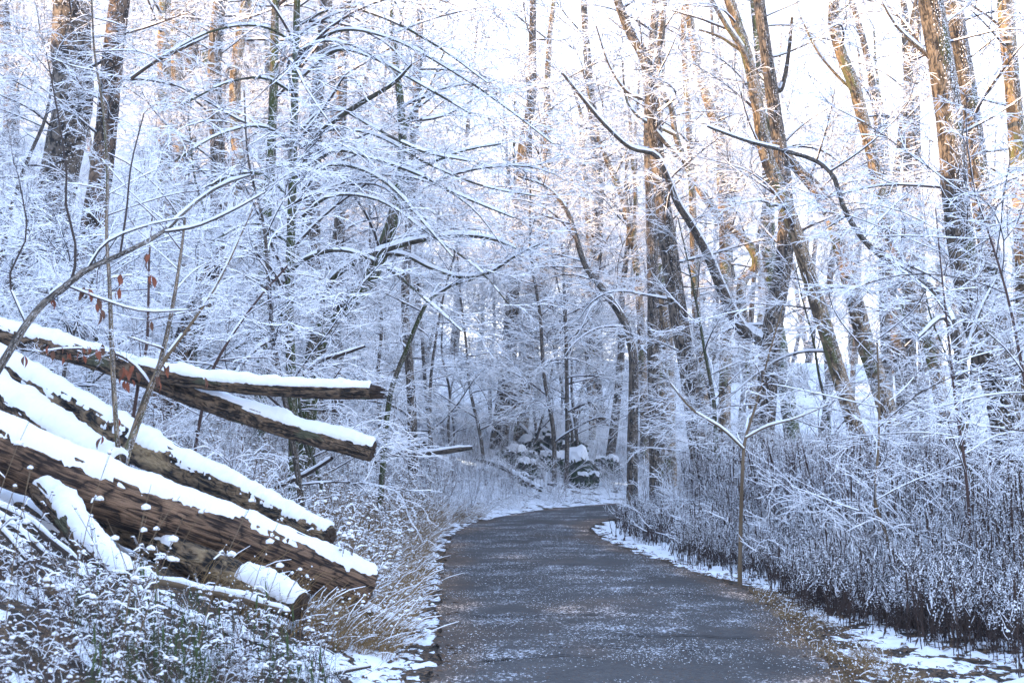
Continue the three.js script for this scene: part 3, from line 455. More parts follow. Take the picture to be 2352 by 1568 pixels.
tree({ name: 'crooked_tree', label: 'crooked mossy trunk bowing over towards the path', d: 21, dz: -1, bark: M.mossBark, pts: [[712, 870, 44], [728, 790, 42], [755, 735, 41], [800, 698, 38], [835, 660, 34], [862, 615, 31], [886, 555, 29], [905, 490, 26], [918, 400, 24], [924, 320, 21], [918, 220, 17], [905, 120, 12], [900, 20, 9]], top: 1,
  crown: { n: 16, lo: .45, hi: 1, len: [1.2, 2.8], el: [.1, .9], step: .2, az: 0, azs: 4 },
  limbs: [
    { d: 19.5, pts: [[742, 690, 12, 20.5], [765, 640, 14, 20.2], [810, 605, 15, 20], [880, 575, 15], [960, 552, 14], [1060, 541, 11, 19.2], [1130, 548, 8, 19], [1185, 570, 5, 18.8]], from: .5, step: .26, shr: .6, gap: -.95 },
    { pts: [[872, 600, 12], [900, 582, 11, 20], [940, 590, 10, 19.8], [990, 615, 9, 19.6], [1060, 636, 8, 19.4], [1125, 625, 7, 19.2], [1180, 590, 6, 19], [1240, 560, 4, 18.9]], from: .4, step: .26, gap: -.9 },
    { pts: [[925, 330, 8], [945, 260, 8], [985, 200, 6], [1020, 120, 4]], step: .32 },
    { pts: [[912, 450, 9], [945, 400, 8], [1000, 370, 7, 20.5], [1070, 345, 5, 20.2], [1150, 330, 4, 20]], step: .32 },
  ] });
tree({ label: 'thin leaning sapling in front of the crooked mossy trunk', name: 'sapling', d: 20, bark: M.mossBark, pts: [[884, 1000, 13], [900, 890, 12], [935, 800, 11], [965, 725, 10], [985, 690, 8], [1030, 660, 6], [1090, 640, 4]], group: 'frosted saplings', crown: { n: 9, lo: .3, hi: 1, len: [.6, 1.6], el: [0, .7], step: .25, size: .8 } });
tree({ label: 'dark trunk foot standing in the brush behind the log tips', d: 27, bark: M.greyBark, pts: [[948, 1030, 22], [944, 900, 21], [930, 700, 19], [940, 500, 18], [950, 300, 16], [965, 100, 14]], top: 3, crown: { n: 12, lo: .2, hi: .9, len: [1.2, 2.6], el: [.1, .8], step: .32 } });
// towards the bend
tree({ label: 'leaning trunk over the far hillside, tilted to the right', d: 44, bark: M.greyBark, pts: [[1185, 960, 26], [1205, 800, 24], [1222, 650, 22], [1255, 560, 20], [1290, 490, 17], [1310, 420, 13]], top: 2, crown: { n: 10, lo: .3, hi: 1, len: [1.5, 3], el: [.1, .9], step: .35, size: 1.2 } });
tree({ label: 'short stout trunk above the long snowy log on the far slope', d: 40, bark: M.greyBark, pts: [[1158, 1070, 16], [1160, 980, 17], [1166, 820, 17], [1175, 650, 15], [1186, 480, 13], [1196, 330, 10]], top: 2, crown: { n: 12, lo: .25, hi: 1, len: [1.5, 3], el: [.1, .9], step: .35, size: 1.2 } });
tree({ label: 'thin upright pole tree right in front of the mossy boulders', name: 'sapling', d: 35, bark: M.greyBark, pts: [[1300, 1125, 11], [1303, 1000, 10], [1302, 880, 9], [1300, 760, 8], [1295, 640, 7], [1290, 560, 5]], group: 'frosted saplings', crown: { n: 16, lo: .25, hi: 1, len: [1, 2.4], el: [-.1, .5], step: .3, size: 1.1 } });
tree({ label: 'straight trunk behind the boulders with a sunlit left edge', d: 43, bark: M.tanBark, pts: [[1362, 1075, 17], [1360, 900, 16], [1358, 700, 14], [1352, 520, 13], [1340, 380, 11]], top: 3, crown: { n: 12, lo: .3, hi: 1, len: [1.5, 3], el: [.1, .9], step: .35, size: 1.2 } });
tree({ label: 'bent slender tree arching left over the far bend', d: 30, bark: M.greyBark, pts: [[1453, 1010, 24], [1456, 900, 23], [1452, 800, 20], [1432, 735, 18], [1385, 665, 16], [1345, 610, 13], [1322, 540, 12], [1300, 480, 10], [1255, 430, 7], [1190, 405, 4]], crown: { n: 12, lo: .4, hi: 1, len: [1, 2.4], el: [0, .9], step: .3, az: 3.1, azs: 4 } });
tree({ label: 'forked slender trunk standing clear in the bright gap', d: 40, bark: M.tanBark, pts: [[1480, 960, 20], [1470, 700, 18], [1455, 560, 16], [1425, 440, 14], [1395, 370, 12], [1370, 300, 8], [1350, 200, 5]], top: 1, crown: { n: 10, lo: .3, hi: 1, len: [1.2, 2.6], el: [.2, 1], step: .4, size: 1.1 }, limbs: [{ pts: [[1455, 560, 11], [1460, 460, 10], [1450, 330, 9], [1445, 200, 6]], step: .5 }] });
// right of the path
tree({ name: 'leaning_tree', label: 'grey trunk nearest the bend, leaning left and dividing high up', d: 25, bark: M.greyBark, pts: [[1612, 1080, 42], [1600, 1000, 40], [1582, 860, 40], [1558, 720, 42], [1535, 560, 40], [1520, 440, 36], [1508, 340, 33], [1496, 220, 29], [1480, 130, 27], [1445, 70, 22], [1412, -20, 18]], top: 3,
  crown: { n: 13, lo: .3, hi: .95, len: [1, 2.4], el: [.1, .9], step: .22 },
  limbs: [{ pts: [[1500, 160, 14], [1520, 80, 13], [1530, -20, 11]], dens: 0 }, { pts: [[1505, 300, 12], [1540, 340, 11], [1570, 370, 9], [1610, 380, 6]], step: .28 }, { pts: [[1480, 230, 8], [1440, 210, 7], [1400, 150, 5], [1370, 60, 4]], step: .28 }] });
tree({ name: 'dark_tree', label: 'dark trunk with a thick elbowed bough reaching left', d: 24, bark: M.greyBark, pts: [[1752, 1010, 50], [1762, 900, 48], [1768, 800, 47], [1783, 700, 44], [1802, 590, 40], [1806, 480, 36], [1792, 340, 33], [1772, 200, 30], [1758, 100, 28], [1742, -20, 26]], top: 3,
  crown: { n: 14, lo: .3, hi: .95, len: [1, 2.2], el: [.1, .9], step: .22 },
  limbs: [
    { pts: [[1768, 800, 30], [1745, 780, 29], [1715, 765, 28], [1690, 735, 27, 23.6], [1660, 670, 24, 23.3], [1625, 585, 20, 23], [1590, 520, 17, 22.8], [1555, 465, 15, 22.6], [1530, 400, 13, 22.4], [1505, 355, 12, 22.3], [1450, 340, 10, 22.2], [1395, 292, 9, 22.1], [1340, 228, 8, 22], [1290, 165, 6, 21.9]], from: .75, step: .5, size: .7, shr: .5, gap: -.6 },
    { pts: [[1765, 170, 12], [1790, 210, 12], [1800, 190, 11], [1812, 120, 9], [1820, 40, 7]], dens: 0 },
  ] });
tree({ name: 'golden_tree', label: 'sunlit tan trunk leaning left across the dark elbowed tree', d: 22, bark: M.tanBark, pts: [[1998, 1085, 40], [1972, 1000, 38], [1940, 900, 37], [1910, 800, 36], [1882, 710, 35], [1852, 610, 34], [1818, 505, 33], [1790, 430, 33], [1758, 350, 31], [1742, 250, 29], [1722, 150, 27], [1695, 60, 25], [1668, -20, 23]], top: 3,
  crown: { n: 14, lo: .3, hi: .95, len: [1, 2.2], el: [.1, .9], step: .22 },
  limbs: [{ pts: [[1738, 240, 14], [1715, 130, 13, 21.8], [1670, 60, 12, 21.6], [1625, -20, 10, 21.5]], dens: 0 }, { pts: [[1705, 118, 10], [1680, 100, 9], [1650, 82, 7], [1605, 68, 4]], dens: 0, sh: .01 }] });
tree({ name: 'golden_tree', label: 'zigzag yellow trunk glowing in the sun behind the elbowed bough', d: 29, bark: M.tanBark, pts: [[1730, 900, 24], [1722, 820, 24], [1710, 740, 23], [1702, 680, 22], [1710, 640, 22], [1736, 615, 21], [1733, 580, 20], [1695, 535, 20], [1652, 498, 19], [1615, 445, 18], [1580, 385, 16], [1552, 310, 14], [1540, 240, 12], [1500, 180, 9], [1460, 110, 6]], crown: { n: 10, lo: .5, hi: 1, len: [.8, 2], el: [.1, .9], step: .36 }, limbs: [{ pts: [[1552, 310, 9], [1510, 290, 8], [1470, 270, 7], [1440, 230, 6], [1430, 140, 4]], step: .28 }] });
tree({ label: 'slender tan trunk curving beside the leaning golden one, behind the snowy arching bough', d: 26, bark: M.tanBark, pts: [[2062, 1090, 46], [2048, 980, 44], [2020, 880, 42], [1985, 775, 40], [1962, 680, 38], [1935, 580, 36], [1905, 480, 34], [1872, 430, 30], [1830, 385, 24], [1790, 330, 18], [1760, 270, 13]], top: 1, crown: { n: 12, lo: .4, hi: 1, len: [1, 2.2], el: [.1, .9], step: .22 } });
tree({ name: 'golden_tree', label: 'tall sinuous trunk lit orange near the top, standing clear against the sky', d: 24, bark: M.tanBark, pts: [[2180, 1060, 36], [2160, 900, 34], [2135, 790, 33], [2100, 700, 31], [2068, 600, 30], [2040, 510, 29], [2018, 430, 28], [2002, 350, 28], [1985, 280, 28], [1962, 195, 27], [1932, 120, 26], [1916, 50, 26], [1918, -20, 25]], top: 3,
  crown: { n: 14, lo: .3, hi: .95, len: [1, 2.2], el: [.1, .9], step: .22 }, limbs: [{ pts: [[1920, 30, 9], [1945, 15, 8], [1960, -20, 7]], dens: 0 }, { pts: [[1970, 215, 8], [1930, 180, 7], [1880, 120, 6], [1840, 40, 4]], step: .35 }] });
tree({ name: 'big_tree', label: 'biggest dark trunk on the right, speckled with snow down its weather side', d: 17, bark: M.speckBark, pts: [[2330, 1100, 76], [2312, 970, 72], [2288, 870, 70], [2252, 760, 68], [2224, 650, 66], [2206, 540, 64], [2194, 420, 63], [2182, 280, 62], [2162, 140, 60], [2142, 20, 58], [2138, -20, 57]], top: 3, crown: { n: 13, lo: .3, hi: .95, len: [1, 2.2], el: [.1, .9], step: .22 }, limbs: [{ pts: [[2170, 180, 14], [2135, 130, 12], [2100, 100, 10], [2060, 60, 7], [2030, 10, 5]], step: .28 }] });
tree({ label: 'upright trunk directly behind the biggest dark trunk', d: 20, bark: M.speckBark, pts: [[2330, 1000, 52], [2300, 760, 50], [2272, 560, 48], [2248, 400, 47], [2226, 240, 46], [2205, 110, 45], [2186, -20, 44]], top: 3, crown: { n: 13, lo: .3, hi: .95, len: [1, 2.2], el: [.1, .9], step: .22 } });
tree({ label: 'tan trunk at the right edge of the view', d: 20, bark: M.tanBark, pts: [[2375, 1050, 44], [2362, 820, 42], [2352, 600, 40], [2346, 450, 39], [2334, 280, 38], [2320, 130, 37], [2310, -20, 36]], top: 3, crown: { n: 8, lo: .35, hi: .95, len: [1, 2.2], el: [.1, .9], step: .22 } });
tree({ name: 'arching_tree', label: 'small tree whose long snowy bough arches left in front of the tan trunks', d: 16, bark: M.greyBark, pts: [[2222, 1110, 26], [2214, 1000, 24], [2206, 900, 22], [2202, 830, 20], [2196, 760, 18], [2168, 700, 17], [2125, 648, 16], [2050, 605, 15], [1985, 552, 13], [1940, 480, 12], [1915, 405, 11], [1880, 372, 10], [1800, 345, 9], [1720, 325, 7], [1625, 290, 5]], crown: { n: 7, lo: .45, hi: 1, len: [.6, 1.5], el: [-.2, .7], step: .32, size: .7 }, limbs: [{ pts: [[2200, 820, 10], [2170, 730, 9, 15.8], [2110, 775, 8, 15.6]], dens: 0 }, { pts: [[2206, 860, 12], [2225, 800, 11], [2250, 720, 8], [2290, 640, 5]], step: .3 }] });
tree({ label: 'upright trunk at the back of the right group with a tuft of boughs', d: 33, bark: M.greyBark, pts: [[1505, 1010, 28], [1502, 850, 28], [1500, 640, 26], [1494, 420, 25], [1490, 300, 23], [1495, 150, 20], [1510, -20, 18]], top: 3, crown: { n: 13, lo: .3, hi: 1, len: [1.2, 2.5], el: [.1, .9], step: .3, size: 1.1 } });
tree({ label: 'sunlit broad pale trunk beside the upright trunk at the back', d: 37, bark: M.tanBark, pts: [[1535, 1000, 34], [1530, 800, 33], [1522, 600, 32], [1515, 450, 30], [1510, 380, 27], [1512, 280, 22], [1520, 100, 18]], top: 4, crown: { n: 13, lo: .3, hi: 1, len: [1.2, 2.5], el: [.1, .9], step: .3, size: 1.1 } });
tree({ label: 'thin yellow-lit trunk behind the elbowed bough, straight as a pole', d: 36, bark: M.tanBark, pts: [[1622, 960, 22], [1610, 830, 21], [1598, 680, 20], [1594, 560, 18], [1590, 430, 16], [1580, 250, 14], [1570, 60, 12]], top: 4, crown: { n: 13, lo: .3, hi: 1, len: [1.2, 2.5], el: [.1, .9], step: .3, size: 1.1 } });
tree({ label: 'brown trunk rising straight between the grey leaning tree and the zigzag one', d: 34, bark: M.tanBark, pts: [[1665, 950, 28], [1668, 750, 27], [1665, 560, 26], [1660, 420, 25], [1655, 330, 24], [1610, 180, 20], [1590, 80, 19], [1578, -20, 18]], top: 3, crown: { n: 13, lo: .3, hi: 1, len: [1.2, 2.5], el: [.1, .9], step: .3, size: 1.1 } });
tree({ label: 'slim trunk to the right of the sinuous orange one, leaning right', d: 31, bark: M.greyBark, pts: [[2040, 900, 24], [2030, 600, 22], [2045, 460, 19], [2062, 380, 17], [2075, 280, 16], [2090, 180, 14], [2095, 60, 12], [2110, -20, 11]], top: 3, crown: { n: 13, lo: .3, hi: 1, len: [1.2, 2.5], el: [.1, .9], step: .28 } });
tree({ label: 'straight dark trunk in the background left of the biggest trunk', d: 36, bark: M.greyBark, pts: [[2095, 980, 26], [2092, 700, 24], [2085, 450, 22], [2088, 250, 20], [2080, 60, 18]], top: 4, crown: { n: 13, lo: .3, hi: 1, len: [1.2, 2.5], el: [.1, .9], step: .3, size: 1.1 } });
tree({ label: 'pale greenish trunk in the background just left of the biggest trunk', d: 40, bark: M.paleBark, pts: [[2125, 960, 24], [2118, 700, 22], [2112, 480, 20], [2105, 250, 18], [2110, 20, 15]], top: 4, crown: { n: 13, lo: .3, hi: 1, len: [1.2, 2.5], el: [.1, .9], step: .3, size: 1.1 } });
tree({ label: 'dark trunk just behind the slender curving tan trunk', d: 32, bark: M.greyBark, pts: [[2070, 1060, 34], [2075, 900, 32], [2060, 760, 30], [2035, 620, 26], [2025, 500, 22], [2018, 300, 18], [1990, 120, 15]], top: 3, crown: { n: 13, lo: .3, hi: 1, len: [1.2, 2.5], el: [.1, .9], step: .28 } });

// saplings close by on the left, in front of and among the logs
const leafGeo = (() => { const b = new Buf(), n = 5; for (let i = 0; i <= n; i++) { const f = i / n, w = .016 * Math.sin(Math.PI * Math.pow(f, .8)) + .0008, y = -.085 * f, c = .012 * Math.sin(f * 3); b.v(-w, y, c + w * .35, 0, 0, 1); b.v(0, y, c, 0, 0, 1); b.v(w, y, c + w * .35, 0, 0, 1); if (i) { const q = i * 3; b.t(q - 3, q - 2, q); b.t(q - 2, q + 1, q); b.t(q - 2, q - 1, q + 1); b.t(q - 1, q + 2, q + 1); } } return b.geo('calc'); })();
function leaves(g, list, d, seed) { const r = rng(seed); for (const [px, py, n, sp] of list) for (let k = 0; k < n; k++) { const m = new THREE.Mesh(leafGeo, r() < .65 ? M.leaf : M.leafDull); m.name = 'leaf'; m.castShadow = m.receiveShadow = true; m.position.copy(at(px + (r() - .5) * sp, py + (r() - .5) * sp * .6, d + (r() - .5) * .3)).sub(g.position); m.rotation.set((r() - .5) * .8, r() * 6.28, (r() - .5) * .8); m.scale.setScalar(lerp(.7, 1.15, r())); g.add(m); } }
{
  const a = tree({ name: 'sapling', label: 'near sapling leaning in from the left edge over the logs', d: 8.8, bark: M.paleBark, group: 'near saplings', pts: [[-60, 930, 21], [0, 840, 20], [55, 750, 18], [95, 700, 17], [130, 672, 16], [200, 618, 14], [275, 585, 12], [375, 533, 10], [430, 480, 8], [500, 430, 6], [575, 402, 4]], limbs: [
    { pts: [[120, 680, 9], [160, 655, 8], [172, 560, 6], [150, 470, 6], [152, 400, 5], [130, 250, 4], [105, 120, 3]], step: .3, size: .42, mat: M.twig, from: .45 },
    { pts: [[380, 532, 7], [450, 520, 6], [540, 480, 5], [610, 440, 3]], step: .25, size: .4, mat: M.twig },
    { pts: [[150, 655, 6], [240, 690, 5], [330, 715, 4], [430, 712, 3]], step: .25, size: .4, mat: M.twigRed },
    { pts: [[200, 618, 6], [240, 560, 5], [330, 520, 4], [420, 500, 3]], step: .25, size: .4, mat: M.twig },
    { pts: [[60, 745, 6], [20, 640, 5], [60, 540, 4], [40, 400, 3]], step: .25, size: .42, mat: M.twig },
    { pts: [[275, 585, 6], [290, 480, 5], [300, 380, 4], [330, 260, 3]], step: .28, size: .42, mat: M.twig, from: .2 } ] });
  leaves(a.g, [[335, 585, 4, 18], [345, 632, 2, 8], [270, 632, 3, 16], [272, 664, 3, 14], [228, 690, 3, 16], [230, 712, 2, 12], [122, 682, 2, 10], [345, 735, 2, 10], [195, 665, 3, 26]], 8.8, 5);
  const b = tree({ name: 'sapling', label: 'thin upright reddish sapling rising from among the logs', d: 10.6, bark: M.tanBark, group: 'near saplings', red: true, pts: [[272, 1062, 13], [264, 950, 12], [256, 800, 11], [250, 640, 9], [244, 540, 8], [246, 400, 7], [236, 250, 6], [216, 120, 5], [210, 0, 4]], crown: { n: 10, lo: .35, hi: 1, len: [.3, 1], el: [-.1, .6], step: .2, size: .45, mat: M.twigRed } });
  leaves(b.g, [[260, 960, 3, 30], [240, 1005, 2, 20]], 10.5, 8);
  const c = tree({ name: 'sapling', label: 'forked brown sapling with a cluster of dead leaves, growing between the two big logs', d: 10.9, bark: M.tanBark, group: 'near saplings', red: true, pts: [[285, 1062, 20], [308, 990, 18], [340, 900, 16], [362, 850, 14], [380, 780, 11], [400, 680, 9], [415, 580, 7], [425, 500, 5]], limbs: [{ pts: [[352, 868, 11], [385, 815, 9], [430, 755, 7], [500, 650, 5], [580, 480, 3]], step: .25, size: .45, mat: M.twigTan }, { pts: [[345, 885, 7], [310, 840, 6], [270, 815, 5], [180, 800, 4], [100, 805, 3]], step: .22, size: .35, mat: M.twigRed, from: .1 }], crown: { n: 5, lo: .6, hi: 1, len: [.3, .9], el: [.1, .7], step: .2, size: .4, mat: M.twigRed } });
  leaves(c.g, [[300, 850, 9, 46], [290, 872, 4, 26], [360, 868, 4, 22], [380, 835, 3, 22], [125, 808, 6, 60], [185, 800, 6, 60], [230, 800, 4, 40], [55, 815, 2, 10], [470, 865, 2, 14]], 10.7, 9);
  tree({ name: 'sapling', label: 'dark bare stem to the left of the forked sapling, behind the rotten log', d: 12.6, bark: M.twigRed, group: 'near saplings', red: true, pts: [[318, 875, 8], [335, 800, 7], [340, 700, 6], [342, 590, 5], [350, 480, 4]], crown: { n: 8, lo: .2, hi: 1, len: [.3, 1], el: [-.1, .6], step: .2, size: .45, mat: M.twigRed } });
  tree({ name: 'sapling', label: 'slim stem leaning right behind the topmost logs', d: 13.6, bark: M.twigRed, group: 'near saplings', red: true, pts: [[480, 870, 7], [520, 790, 6], [590, 690, 5], [660, 610, 4]], crown: { n: 8, lo: .2, hi: 1, len: [.3, 1], el: [-.1, .6], step: .2, size: .5, mat: M.twigRed } });
  // right verge
  tree({ name: 'sapling', label: 'forked bare sapling at the edge of the weeds, nearest the path', d: 15, bark: M.twigTan, group: 'near saplings', red: true, pts: [[1700, 1300, 10], [1702, 1200, 9], [1706, 1080, 8], [1712, 1010, 7], [1740, 920, 5], [1765, 820, 4], [1800, 700, 3]], limbs: [{ pts: [[1708, 1030, 6], [1660, 985, 6], [1590, 940, 5], [1540, 880, 4]], step: .25, size: .55 }, { pts: [[1714, 1005, 6], [1760, 980, 5], [1830, 960, 4], [1900, 930, 3]], step: .25, size: .55 }], crown: { n: 6, lo: .5, hi: 1, len: [.4, 1.1], el: [0, .8], step: .22, size: .55 } });
  tree({ name: 'sapling', label: 'thin whippy sapling rising through the weeds below the leaning golden trunk', d: 13, bark: M.twigTan, group: 'near saplings', red: true, pts: [[2068, 1420, 10], [2050, 1320, 9], [2040, 1240, 8], [2010, 1150, 7], [2018, 1040, 6], [2020, 920, 5], [2015, 780, 4]], crown: { n: 10, lo: .4, hi: 1, len: [.5, 1.3], el: [0, .8], step: .22, size: .6 } });
  tree({ name: 'sapling', label: 'slender frosted sapling in front of the small arching tree', d: 12.5, bark: M.twigRed, group: 'near saplings', red: true, pts: [[2230, 1330, 9], [2228, 1200, 8], [2215, 1050, 7], [2195, 920, 6], [2180, 780, 5], [2165, 640, 4], [2150, 480, 3]], crown: { n: 12, lo: .35, hi: 1, len: [.5, 1.4], el: [0, .8], step: .22, size: .6 } });
  tree({ name: 'sapling', label: 'drooping frosted sapling nearest the right edge of the view', d: 10.5, bark: M.twigRed, group: 'near saplings', red: true, pts: [[2420, 1300, 11], [2400, 1150, 10], [2380, 1000, 9], [2350, 850, 8], [2320, 700, 6], [2280, 560, 5], [2230, 420, 3]], crown: { n: 14, lo: .3, hi: 1, len: [.5, 1.5], el: [-.1, .7], step: .22, size: .6 } });
}

// ---------------------------------------------------------------- younger trees and the wood behind, placed at random but one by one
const ORD = ['first', 'second', 'third', 'fourth', 'fifth', 'sixth', 'seventh', 'eighth', 'ninth', 'tenth', 'eleventh', 'twelfth', 'thirteenth', 'fourteenth', 'fifteenth', 'sixteenth', 'seventeenth', 'eighteenth', 'nineteenth', 'twentieth'];
const ordinal = (k) => k < 20 ? ORD[k] : (['twenty', 'thirty', 'forty', 'fifty', 'sixty', 'seventy'][Math.floor((k + 1) / 10) - 2]) + ((k + 1) % 10 ? '-' + ORD[(k + 1) % 10 - 1] : 'th').replace(/^th$/, 'th');
const toPx = (x, y, d) => { const c = V(x, y, -d).sub(camera.position), z = -(c.z * cp - c.y * sp) , yy = c.y * cp + c.z * sp; return [W / 2 + c.x / z * F, H / 2 - yy / z * F]; };
function wildTree(x, d, o) {
  const r = rng(o.seed), gy = ground(x, d), h = o.h, n = 7, P = [], R = []; let q = V(x, gy - .08, -d), az = r() * 6.28; const lean = o.lean ?? .12;
  for (let i = 0; i <= n; i++) { P.push(q.clone()); R.push(o.r * lerp(1.15, .18, i / n)); q = q.clone().add(V(Math.cos(az) * lean * h / n + (r() - .5) * o.wob, h / n, Math.sin(az) * lean * h / n + (r() - .5) * o.wob)); }
  const [p, rr] = spline(P, R, o.far ? 12 : 26), g = thing(o.name, o.label, 'tree', V(x, gy, -d), o.group), b = new Buf();
  addTube(b, p, rr, o.far ? 9 : o.r > .06 ? 14 : 7, { frame: 'x', vs: .4, bump: (k, s, l) => .12 * noise(Math.cos(k / s * 6.283) * 1.5 + o.seed, Math.sin(k / s * 6.283) * 1.5, l) }); part('trunk', b.geo(), o.bark, g);
  const crown = new Crown(o.seed + 7, o.far);
  for (let i = 0; i < o.n; i++) {
    const f = lerp(o.lo, 1, Math.pow((i + r() * .8) / o.n, .9)), k = Math.min(p.length - 1, Math.round(f * (p.length - 1))), len = lerp(o.len[0], o.len[1], r()) * lerp(1, .55, f), el = lerp(o.el[0], o.el[1], r());
    const [p2, r2] = shoot(p[k], r() * 6.283, el, len, Math.min(rr[k] * .5, .004 + len * .008), r, { droop: o.droop });
    limb(g, crown, p2, r2, { step: o.step, size: o.size, sides: 4, from: .1, mat: o.r > .06 ? o.bark : M.twig });
  }
  crown.build(g, 'crown', o.red ? sprayMatsRed : sprayMats);
}
function scatter(count, seed, gen, ok, gap, make) { const r = rng(seed), got = []; for (let t = 0; t < count * 60 && got.length < count; t++) { const q = gen(r); if (ok(q) && !got.some((o) => Math.hypot(o[0] - q[0], o[1] - q[1]) < gap)) got.push(q); } got.sort((a, b) => a[0] / a[1] - b[0] / b[1]); got.forEach((q, i) => make(q, i, got.length)); return got; }
const barks = [M.greyBark, M.mossBark, M.greyBark, M.tanBark, M.paleBark];
// saplings on the left bank
scatter(24, 501, (r) => { const d = lerp(14, 33, Math.pow(r(), .8)); return [lerp(-.40, -.05, r()) * d, d, r()]; }, ([x, d]) => signed(LE, x, d) > 1.3, .8, ([x, d, q], i) => wildTree(x, d, { seed: 600 + i, name: 'frosted_sapling', label: `frosted understorey sapling on the left bank, ${ordinal(i)} from the left`, group: 'saplings on the left bank', h: Math.min(lerp(2.8, 6.6, q), x / d > -.36 && x / d < -.24 ? Math.max(1.6, 1.5 + .15 * d - ground(x, d)) : 9), r: lerp(.018, .05, q), wob: .22, lean: .2, bark: i % 3 ? M.mossBark : M.greyBark, n: Math.round(lerp(12, 22, q)), lo: .14, len: [.9, 2.4], el: [-.05, .7], droop: .28, step: .22, size: .95 }));
// saplings beyond the bend
scatter(32, 502, (r) => { const d = lerp(29, 48, r()); return [lerp(-.15, .14, r()) * d, d, r()]; }, ([x, d]) => signed(LE, x, d) > 1, 1.1, ([x, d, q], i) => wildTree(x, d, { seed: 660 + i, name: 'frosted_sapling', label: `frosted young tree on the slope beyond the bend, ${ordinal(i)} from the left`, group: 'saplings beyond the bend', h: lerp(4, 11, q), r: lerp(.02, .06, q), wob: .3, lean: .15, bark: M.greyBark, n: 18, lo: .1, len: [1.2, 3], el: [0, .7], droop: .25, step: .28, size: 1.15 }));
// saplings on the flat to the right
scatter(15, 503, (r) => { const d = lerp(15, 38, Math.pow(r(), .8)); return [lerp(.06, .42, r()) * d, d, r()]; }, ([x, d]) => -signed(RE, x, d) > 1.4, .9, ([x, d, q], i) => wildTree(x, d, { seed: 700 + i, name: 'frosted_sapling', label: `frosted young tree on the flat right of the path, ${ordinal(i)} from the left`, group: 'saplings on the flat', h: lerp(2.2, 5.2, q), r: lerp(.015, .045, q), wob: .22, lean: .2, bark: i % 2 ? M.greyBark : M.mossBark, n: Math.round(lerp(12, 18, q)), lo: .12, len: [.7, 2.0], el: [0, .9], droop: .2, step: .24, size: .85 }));
const farCount = [0, 0, 0];
// the wood behind: trunks thinning into the haze
scatter(105, 504, (r) => { const d = lerp(39, 96, Math.pow(r(), .85)); return [lerp(-.44, .44, r()) * d, d, r()]; }, ([x, d]) => Math.max(signed(LE, x, d), -signed(RE, x, d)) > 1.5, 1.7, ([x, d, q], i) => {
  const side = x / d < -.12 ? 0 : x / d < .08 ? 1 : 2, nth = ordinal(farCount[side]++);
  wildTree(x, d, { seed: 800 + i, far: true, name: 'far_tree', label: ['distant frosted tree up the left hillside, ', 'distant frosted tree straight beyond the bend, ', 'distant frosted tree behind the right-hand trees, '][side] + nth + ' from the left', group: ['far trees on the left hillside', 'far trees beyond the bend', 'far trees on the right'][side], h: lerp(10, 19, q), r: lerp(.09, .24, q), wob: .5, lean: .1, bark: barks[i % 5], n: Math.round(lerp(14, 22, q)), lo: .10, len: [2, 4.5], el: [.1, .9], droop: .15, step: side === 2 ? .95 : side ? .6 : .55, size: 1.35 });
});

// ---------------------------------------------------------------- undergrowth: what nobody could count
function stuff(name, label, category, geos, mats, list) { // list: [x, y, z, turn, scale, lean]
  const g = new THREE.Group(); g.name = numbered(name); tag(g, label, category, null, 'stuff'); scene.add(g);
  const by = geos.map(() => []); list.forEach((q, i) => by[i % geos.length].push(q));
  by.forEach((l, k) => { if (!l.length) return; const im = new THREE.InstancedMesh(geos[k], mats, l.length); l.forEach(([x, y, z, t, s, e = 0, ea = 0], i) => im.setMatrixAt(i, new THREE.Matrix4().compose(V(x, y, z), new THREE.Quaternion().setFromEuler(new THREE.Euler(e * Math.cos(ea), t, e * Math.sin(ea), 'XZY')), V(s, s, s)))); im.name = 'growth'; im.userData.kind = 'stuff'; im.castShadow = im.receiveShadow = true; g.add(im); });
  return g;
}
const many = (count, seed, gen, ok) => { const r = rng(seed), l = []; for (let t = 0; t < count * 20 && l.length < count; t++) { const [x, d, s] = gen(r); if (ok(x, d)) l.push([x, ground(x, d) - .02, -d, r() * 6.283, s, (r() - .5) * .25, r() * 6.28]); } return l; };
const blobGeo = (() => { const g = new THREE.IcosahedronGeometry(1, 1), p = g.attributes.position; for (let i = 0; i < p.count; i++) { const x = p.getX(i), y = p.getY(i), z = p.getZ(i), k = 1 + .35 * noise(x * 1.7, y * 1.7, z * 1.7); p.setXYZ(i, x * k, Math.max(-.35, y * k * .75), z * k); } g.deleteAttribute('normal'); return g; })();
function addBlob(b, c, s, r) { const p = blobGeo.attributes.position, a = r() * 6.28, q = b.p.length / 3, ca = Math.cos(a), sa = Math.sin(a); for (let i = 0; i < p.count; i++) { const x = p.getX(i) * s, z = p.getZ(i) * s; b.v(c.x + x * ca - z * sa, c.y + p.getY(i) * s, c.z + x * sa + z * ca, 0, 1, 0); } for (let i = 0; i < p.count; i += 3) b.t(q + i, q + i + 1, q + i + 2); }
const beadP = [[1, 0, 0], [0, 0, 1], [-1, 0, 0], [0, 0, -1], [0, 1, 0], [0, -.6, 0]], beadF = [[1, 0, 4], [2, 1, 4], [3, 2, 4], [0, 3, 4], [0, 1, 5], [1, 2, 5], [2, 3, 5], [3, 0, 5]];
function addBead(b, c, s, r) { const q = b.p.length / 3, a = r() * 6.28, ca = Math.cos(a), sa = Math.sin(a), t = lerp(.8, 1.5, r()); for (const [x, y, z] of beadP) b.v(c.x + (x * ca - z * sa) * s, c.y + y * s * t, c.z + (x * sa + z * ca) * s, 0, 1, 0); for (const f of beadF) b.t(q + f[0], q + f[1], q + f[2]); }
const join = (bufs) => mergeGeometries(bufs.map((b) => b.geo(false)), true);
